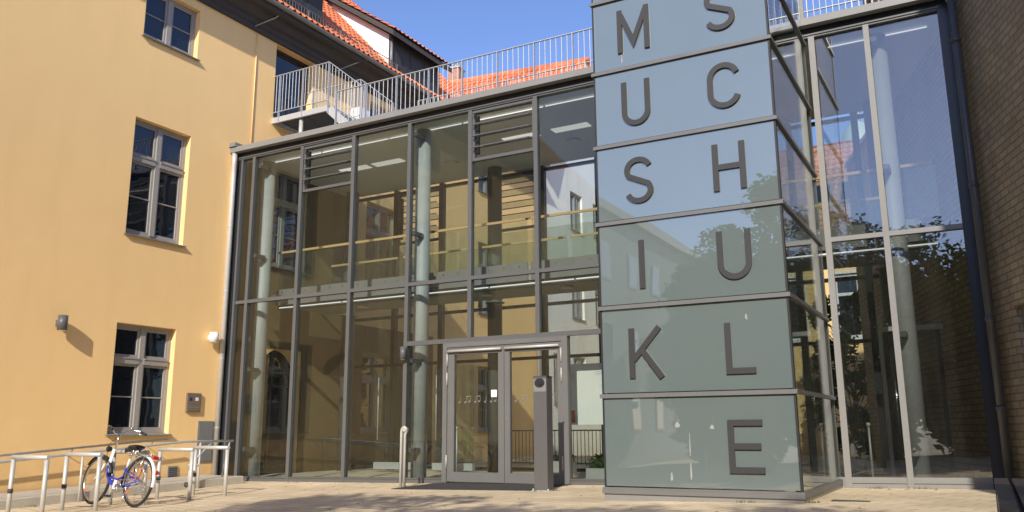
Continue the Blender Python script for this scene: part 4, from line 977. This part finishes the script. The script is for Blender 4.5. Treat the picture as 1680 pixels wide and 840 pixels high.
# ------------------------------------------------------------------ things inside the hall
t = thing('notice_board', 'white notice board with pinned papers on two poles inside, right of the door', 'notice board', (-5.9, .9, -.85))
for x in (-6.95, -5.78): MB().tube([(x, .9, -.86), (x, .9, 1.25)], .02, 12).build('pole', 'rackm', t); B(x-.2, x+.2, .7, 1.1, -.87, -.845).build('foot', 'rackm', t)
B(-6.93, -5.80, .885, .905, .10, 1.20).build('board', 'paper', t)
for (a, b, c, d_) in ((-6.25, -5.84, .90, 1.14), (-6.12, -5.92, .62, .86), (-6.75, -6.55, .75, 1.1)): B(a, b, .880, .884, c, d_).build('sheet', 'sticker', t)
B(-6.90, -6.62, .880, .884, .14, .36).build('poster', 'red', t)
pr = MB()
for (x, z, w) in ((-6.2, 1.08, .32), (-6.2, 1.04, .28), (-6.2, 1.0, .3), (-6.09, .8, .14), (-6.09, .76, .12), (-6.72, 1.0, .12), (-6.72, .95, .1)): pr.box(x, x+w, .877, .879, z, z+.008)
pr.build('lettering', 'greytext', t)
def leafy(mb, c, r, n, s, squash=1.):
    for _ in range(n):
        d = Vector((random.gauss(0, 1), random.gauss(0, 1), random.gauss(0, 1))).normalized()*r*random.random()**.4; d.z *= squash
        p = Vector(c)+d; a = Vector((random.uniform(-1, 1), random.uniform(-1, 1), random.uniform(-.6, .6))).normalized(); b = a.orthogonal().normalized()
        b = (Matrix.Rotation(random.random()*6.28, 3, a) @ b); q = s*random.uniform(.6, 1.3)
        mb.add([p-a*q, p+b*q*.45, p+a*q, p-b*q*.45], [(0, 1, 2, 3)])
for (x, y, lb) in ((-5.75, .45, 'low grey planter with green plants behind the glass right of the door'), (-6.9, 3.3, 'low grey planter with green plants deep inside the hall behind the right door leaf'), (-8.2, 3.3, 'low grey planter with green plants deep inside the hall behind the left door leaf')):
    t = thing('planter', lb, 'planter', (x, y, -.87), 'grey planters inside the hall')
    m = MB(); m.box(x-.42, x+.42, y-.14, y-.11, -.87, -.64); m.box(x-.42, x+.42, y+.11, y+.14, -.87, -.64); m.box(x-.42, x-.39, y-.11, y+.11, -.87, -.64); m.box(x+.39, x+.42, y-.11, y+.11, -.87, -.64); m.build('box', 'slab', t)
    B(x-.39, x+.39, y-.11, y+.11, -.86, -.68).build('soil', 'soil', t)
    lm = MB()
    for k in range(9): leafy(lm, (x-.36+k*.09, y, -.58), .12, 60, .035)
    lm.build('foliage', 'leaf', t)
def stand(x, y, lb):
    t = thing('pole_stand', lb, 'pole stand', (x, y, -.84), 'white pole stands inside the hall')
    MB().tube([(x, y, -.82), (x, y, .05)], .017, 12).build('pole', 'rackm', t); MB().tube([(x, y, .03), (x, y, .09)], .03, 12).build('head', 'rackm', t); MB().tube([(x, y, gz(x, 0)+.013), (x, y, gz(x, 0)+.035)], .15, 20).build('foot', 'rackm', t)
stand(-1.62, .75, 'white pole stand inside the hall right of the sign tower'); stand(-9.45, 1.3, 'thin white pole stand inside the hall left of the double door')
# dark inner door frame against the brick at the right
t = thing('inner_glass_door', 'dark framed glass door leaf inside the hall in front of the brick', 'door', (-1.0, 2.1, -.83))
m = MB(); m.box(-1.5, -.5, 2.2, 2.26, 1.62, 1.70); m.box(-1.5, -1.44, 2.2, 2.26, -.82, 1.62); m.build('frame', 'rackm', t)
m = MB(); m.box(-1.43, -.55, 2.21, 2.25, -.82, -.72); m.box(-1.43, -1.36, 2.21, 2.25, -.72, 1.60); m.box(-.62, -.55, 2.21, 2.25, -.72, 1.60); m.build('leaf', 'soffit', t); B(-1.36, -.62, 2.225, 2.235, -.72, 1.6).build('pane', 'glass', t)
MB().tube([(-1.30, 2.17, -.1), (-1.30, 2.17, .9)], .014, 8).build('handle', 'chrome', t)

# ------------------------------------------------------------------ buildings behind the hall
t = thing('rear_wing', 'grey plastered gabled wing with red tiled roof behind the hall roof', 'building', (-14.9, 20.5, -1))
RG = -14.72; yr0, yr1, yrr, zre, zrr = 15.35, 25.7, 20.5, 10.9, 16.9
gh = [(18.45, 19.7, 8.4, 10.1), (20.9, 22.1, 8.5, 10.1), (18.45, 19.7, 4.6, 6.8), (20.9, 22.1, 4.6, 6.8), (18.45, 19.7, .8, 3.0), (16.6, 17.4, 1., 3.0)]
w = wall_mesh(gh, yr0, yr1, -1.5, zre, lambda u, v, d_: (RG-d_, u, v), .18)
w.quad((RG, yr0, zre), (RG, yr1, zre), (RG, yrr, zrr)); w.quad((RG-.19, yr0, -1.5), (RG-.19, yr1, -1.5), (RG-.19, yr1, zre), (RG-.19, yr0, zre))
w.quad((RG, yr0, -1.5), (-30, yr0, -1.5), (-30, yr0, zre), (RG, yr0, zre))
w.build('wall', 'white', t)
for h in gh:
    window_x(t, h[0], h[1], h[2], h[3], kind='cross' if h[3]-h[2] > 1.8 else 'two', X=RG, rec=.1)
XFR = Matrix.Translation((-14.5, yrr, 0)) @ Matrix.Rotation(R(7), 4, 'Z') @ Matrix.Translation((14.5, -yrr, 0))
v = Vector((0, yrr-yr0+.4, zrr-zre+.2)); W_ = 16
tile_roof((-14.5-W_, yr0-.4, zre-.12), (1, 0, 0), v, W_, v.length, tw=.24, rh=.36).build('roof', 'tile', t, XFR)
MB().quad((-14.5, yr1+.4, zre-.2), (-14.5-W_, yr1+.4, zre-.2), (-14.5-W_, yrr, zrr), (-14.5, yrr, zrr)).build('rear_slope', 'tile', t, XFR)
MB().tube([(-14.5-W_, yrr, zrr+.05), (-14.5, yrr, zrr+.05)], .11, 10).build('ridge', 'tile', t, XFR)
c_ = MB(); c_.box(-22.1, -21.5, 21.0, 21.6, 15.4, 17.95); ch_ = c_.build('chimney', brick('red_chimney_brick', (.40, .16, .10), (.5, .2, .12), (.4, .36, .3)), t, XFR); B(-22.16, -21.44, 20.94, 21.66, 17.95, 18.03).build('cap', 'concrete', ch_, XFR); MB().tube([(-21.8, 21.3, 18.03), (-21.8, 21.3, 18.35)], .09, 12).build('flue', 'zinc', ch_, XFR)
sky_ = MB(); n_ = v.normalized(); base = Vector((-16.9, yr0-.4, zre-.12)); up_n = Vector((0, -n_.z, n_.y))
p0 = base+n_*2.9+up_n*.09; sky_.poly([p0, p0+Vector((1.1, 0, 0)), p0+Vector((1.1, 0, 0))+n_*1.0, p0+n_*1.0], up_n*.05); sky_.build('skylight', 'zinc', t, XFR)
sky_ = MB(); p0 = p0+Vector((.1, 0, 0))+n_*.1+up_n*.052; sky_.poly([p0, p0+Vector((.9, 0, 0)), p0+Vector((.9, 0, 0))+n_*.8, p0+n_*.8], up_n*.01); sky_.build('skylight_pane', 'pane', t, XFR)

t = thing('courtyard_house', 'yellow house with red tiled roof and two skylights seen through the right glass bays', 'building', (-6, 19, -1))
ch = [(-7.6, -6.9, 3.0, 5.2), (-5.9, -5.2, 3.0, 5.2), (-4.15, -3.35, 3.0, 5.2), (-7.6, -6.9, -.2, 1.9)]
w = wall_mesh(ch, -10, 3, -1.5, 6.3, lambda u, v, d_: (u, 17+d_, v), .2); w.quad((-10, 17.21, -1.5), (3, 17.21, -1.5), (3, 17.21, 6.3), (-10, 17.21, 6.3)); w.quad((-10, 17, -1.5), (-10, 25, -1.5), (-10, 25, 6.3), (-10, 17, 6.3)); w.quad((-10, 17, 6.3), (-10, 25, 6.3), (-10, 21, 11.3)); w.build('wall', 'yellow', t)
for (a, b, c, d_) in ch:
    m = MB(); m.box(a, b, 17.08, 17.14, c, c+.09); m.box(a, b, 17.08, 17.14, d_-.09, d_); m.box(a, a+.09, 17.08, 17.14, c+.09, d_-.09); m.box(b-.09, b, 17.08, 17.14, c+.09, d_-.09); m.box(a+.09, b-.09, 17.07, 17.14, c+1.45, c+1.55)
    m.box(a-.1, a, 16.98, 17.08, c-.1, d_+.1); m.box(b, b+.1, 16.98, 17.08, c-.1, d_+.1); m.box(a, b, 16.98, 17.08, d_, d_+.1); m.box(a, b, 16.96, 17.08, c-.1, c)
    w = m.build('window', 'whitep', t); B(a+.09, b-.09, 17.12, 17.13, c+.09, d_-.09).build('pane', 'pane', w)
v = Vector((0, 4.4, 5.0)); tile_roof((-10.2, 16.6, 6.2), (1, 0, 0), v, 13.2, v.length, tw=.25, rh=.36).build('roof', 'tile2', t)
MB().quad((-10.2, 25.4, 6.2), (3, 25.4, 6.2), (3, 21, 11.2), (-10.2, 21, 11.2)).build('rear_slope', 'tile', t)
n_ = v.normalized(); up_n = Vector((0, -n_.z, n_.y))
for x in (-4.95, -3.9):
    p0 = Vector((x, 16.6, 6.2))+n_*2.3+up_n*.07; sk = MB().poly([p0, p0+Vector((.8, 0, 0)), p0+Vector((.8, 0, 0))+n_*1.3, p0+n_*1.3], up_n*.06).build('skylight', 'zinc', t)
    p1 = p0+Vector((.08, 0, 0))+n_*.1+up_n*.062; MB().poly([p1, p1+Vector((.64, 0, 0)), p1+Vector((.64, 0, 0))+n_*1.1, p1+n_*1.1], up_n*.01).build('pane', 'pane', sk)
# church
t = thing('church_tower', 'church tower with green copper dome rising over the courtyard roof', 'church tower', (-7.15, 60, -1))
cx_, cy_ = -7.15, 60.
B(cx_-1.2, cx_+1.2, cy_-1.2, cy_+1.2, -1, 23.0).build('tower', 'grey', t)
m = MB(); pr_ = [(1.45, 23.0), (1.4, 23.3), (1.3, 23.9), (1.1, 24.5), (.8, 25.0), (.5, 25.3), (.45, 25.35)]
n = 24; vs = [(cx_+r*math.cos(2*math.pi*j/n), cy_+r*math.sin(2*math.pi*j/n), z) for r, z in pr_ for j in range(n)]
m.add(vs, [(i*n+j, i*n+(j+1) % n, (i+1)*n+(j+1) % n, (i+1)*n+j) for i in range(len(pr_)-1) for j in range(n)], True); m.build('dome', 'copper', t)
m = MB()
for j in range(8): a = 2*math.pi*j/8; m.tube([(cx_+.4*math.cos(a), cy_+.4*math.sin(a), 25.3), (cx_+.4*math.cos(a), cy_+.4*math.sin(a), 26.2)], .06, 8)
m.tube([(cx_, cy_, 26.2), (cx_, cy_, 26.3), (cx_, cy_, 26.7), (cx_, cy_, 27.4)], [.5, .55, .3, .03], 16); m.build('lantern', 'copper', t)

t = thing('courtyard_railing', 'low dark bar railing in the courtyard seen through the glass double door', 'railing', (-9, 5.6, -.95))
MB().beam((-11.2, 5.6, .0), (-6.6, 5.6, .0), .05, .03).build('rail', 'darkframe', t); MB().beam((-11.2, 5.6, -.78), (-6.6, 5.6, -.78), .03, .03).build('bottom_rail', 'darkframe', t)
m = MB()
for k in range(46): m.box(-11.15+k*.1, -11.137+k*.1, 5.594, 5.606, -.765, -.015)
m.build('baluster', 'darkframe', t)
for x in (-11.2, -9.0, -6.6): B(x-.02, x+.02, 5.58, 5.62, -1.1, -.015).build('post', 'darkframe', t)
# ------------------------------------------------------------------ trees
def tree(x, y, z0, H, cr, seed, label, nclump=60, mat='leaf', leaf=.11, per=90, group='trees around the forecourt', cb=.35):
    random.seed(seed); t = thing('tree', label, 'tree', (x, y, z0), group)
    tr = MB(); lf = MB(); top = H*.62
    pts = [Vector((x, y, z0-.1))]; 
    for k in range(1, 6): pts.append(Vector((x+random.uniform(-.12, .12)*k, y+random.uniform(-.12, .12)*k, z0+top*k/5)))
    tr.tube(pts, [.17*H/9*(1-.14*k) for k in range(6)], 10)
    for k in range(nclump):
        a = random.random()*6.283; zz = random.uniform(cb, 1.0); env = math.sin(math.pi*min(1, max(0.05, (1-zz)/(1-cb)*.86+.12)))**.6
        rr = cr*env*random.uniform(.25, 1.0)**.5
        c = Vector((x+rr*math.cos(a), y+rr*math.sin(a), z0+H*zz*.98))
        s = pts[min(5, max(2, int(zz*5)))]
        if k % 2 == 0:
            mid = (s+c)/2+Vector((random.uniform(-.3, .3), random.uniform(-.3, .3), random.uniform(-.1, .4)))
            tr.tube([s, mid, c], [.05*H/9, .03*H/9, .01], 6)
        leafy(lf, c, random.uniform(.45, .95)*cr/2.9, per, leaf, .75)
    tr.build('trunk', 'bark', t); lf.build('crown', mat, t); return t
tree(-3.45, 14.0, -1, 5.0, 1.35, 3, 'dark leafy tree in the courtyard in front of the yellow house', 70, 'darkleaf', .10, 110, cb=.05)
tree(-6.9, 13.6, -1, 4.6, 1.4, 5, 'low bushy tree in the courtyard behind the sign tower', 30, 'darkleaf', .10, 70, cb=.15)
# trees behind the viewer: they throw the shadows on the paving and stand in the reflections
tree(-3.2, -17.4, -1.6, 8.9, 2.8, 11, 'leafy tree near the viewer, reflected in the right glass bays', 90, 'leaf', .12, 110)
tree(-6.6, -22.5, -1.7, 8.9, 2.8, 12, 'leafy tree across the forecourt, reflected in the sign tower', 90, 'leaf', .12, 110)
tree(2.2, -20.2, -1.7, 9.9, 2.6, 13, 'leafy tree across the forecourt beside the brick building', 90, 'leaf', .12, 110)
for i, (x, y, h, r, lb) in enumerate(((-10.5, -33, 8.5, 3.4, 'dark dense tree at the street edge, leftmost in the reflected row'), (-5.5, -34, 9.5, 3.8, 'dark dense tree second from the left in the reflected row'), (0., -33, 9.0, 3.8, 'dark dense tree in the middle of the reflected row'), (5.2, -34, 10., 4.0, 'dark dense tree second from the right in the reflected row'), (10.8, -33, 9.5, 4.0, 'dark dense tree rightmost in the reflected row'))):
    tree(x, y, -1.9, h*1.08, r, 40+i, lb, 170, 'darkleaf', .26, 130, cb=.02)
# street side buildings seen in the reflections
def block(name, label, x0, x1, y0, y1, ze, zr_, mat, axis, roof='tile', wins=(4, 8)):
    t = thing(name, label, 'building', ((x0+x1)/2, (y0+y1)/2, -2), 'houses across the street')
    B(x0, x1, y0, y1, -2.5, ze).build('wall', mat, t)
    m = MB(); o = .4
    if axis == 'y': m.poly([(x0-o, y0-o, ze), (x1+o, y0-o, ze), ((x0+x1)/2, y0-o, zr_)], (0, y1-y0+2*o, 0))
    else: m.poly([(x0-o, y0-o, ze), (x0-o, y1+o, ze), (x0-o, (y0+y1)/2, zr_)], (x1-x0+2*o, 0, 0))
    m.build('roof', roof, t)
    nz, nn = wins
    for k in range(nn):
        for j in range(nz):
            z = -.2+j*(ze+.4)/nz
            if axis == 'y':
                y = y0+(y1-y0)*(k+.5)/nn; w = B(x1, x1+.05, y-.6, y+.6, z, z+1.7).build('window', 'winframe', t); B(x1+.05, x1+.06, y-.5, y+.5, z+.1, z+1.6).build('pane', 'pane', w)
            else:
                x = x0+(x1-x0)*(k+.5)/nn; w = B(x-.6, x+.6, y1, y1+.05, z, z+1.7).build('window', 'winframe', t); B(x-.5, x+.5, y1+.05, y1+.06, z+.1, z+1.6).build('pane', 'pane', w)
block('street_house', 'long pale grey house continuing the left side of the street, seen in the reflections', -26, XW, -58, -23, 9.8, 14.5, 'street', 'y', 'slate', wins=(3, 10))

# ------------------------------------------------------------------ light, sky, camera
sun_v = Vector((.315, -1.0, .58)).normalized()      # toward the sun
ld_ = bpy.data.lights.new('sun', 'SUN'); ld_.energy = SUN_E if 'SUN_E' in globals() else 5.0; ld_.angle = R(.53); ld_.color = (1.0, .93, .82)
lo = bpy.data.objects.new('sun', ld_); COL.objects.link(lo); lo.rotation_euler = sun_v.to_track_quat('Z', 'Y').to_euler(); lo.location = (0, -20, 20)
w = bpy.data.worlds.new('World'); S.world = w; w.use_nodes = True; nt = w.node_tree; nt.nodes.clear()
sk = nt.nodes.new('ShaderNodeTexSky'); sk.sky_type = 'NISHITA'; sk.sun_disc = False
sk.sun_elevation = math.asin(sun_v.z); sk.sun_rotation = math.atan2(sun_v.x, sun_v.y)
sk.air_density = 1.0; sk.dust_density = .45; sk.ozone_density = 3.0; sk.altitude = 50
bg = nt.nodes.new('ShaderNodeBackground'); bg.inputs[1].default_value = .15
wo = nt.nodes.new('ShaderNodeOutputWorld'); mlt = nt.nodes.new('ShaderNodeMix'); mlt.data_type = 'RGBA'; mlt.blend_type = 'MULTIPLY'; mlt.inputs[0].default_value = 1; mlt.inputs[7].default_value = (1.16, 1.16, 1.42, 1)
nt.links.new(sk.outputs[0], mlt.inputs[6]); nt.links.new(mlt.outputs[2], bg.inputs[0]); nt.links.new(bg.outputs[0], wo.inputs[0])

cam = bpy.data.cameras.new('camera'); co = bpy.data.objects.new('camera', cam); COL.objects.link(co)
CXp, CYp, Fp = 840., 412., 1388.77
# axes of the world in camera space, recovered from the vanishing points of the photograph
def ray(px, py): return Vector((px-CXp, -(py-CYp), -Fp)).normalized()
Xa = -ray(-1738, 722); Ya = ray(1623, 702); Za = Xa.cross(Ya).normalized(); Xa = Ya.cross(Za)
Rm = Matrix((Xa, Ya, Za))     # camera -> world
co.matrix_world = Matrix.Translation((0, -13.5, 0)) @ Rm.to_4x4()
cam.sensor_fit = 'HORIZONTAL'; cam.sensor_width = 36; cam.lens = 36*Fp/1680
cam.shift_x = 0; cam.shift_y = -(420-CYp)/1680
cam.clip_start = .05; cam.clip_end = 2000
S.camera = co
S.view_settings.view_transform = 'Standard'; S.view_settings.look = 'None'; S.view_settings.exposure = 0
S.render.engine = 'CYCLES'
S.cycles.transparent_max_bounces = 32; S.cycles.max_bounces = 10; S.cycles.diffuse_bounces = 4; S.cycles.glossy_bounces = 5
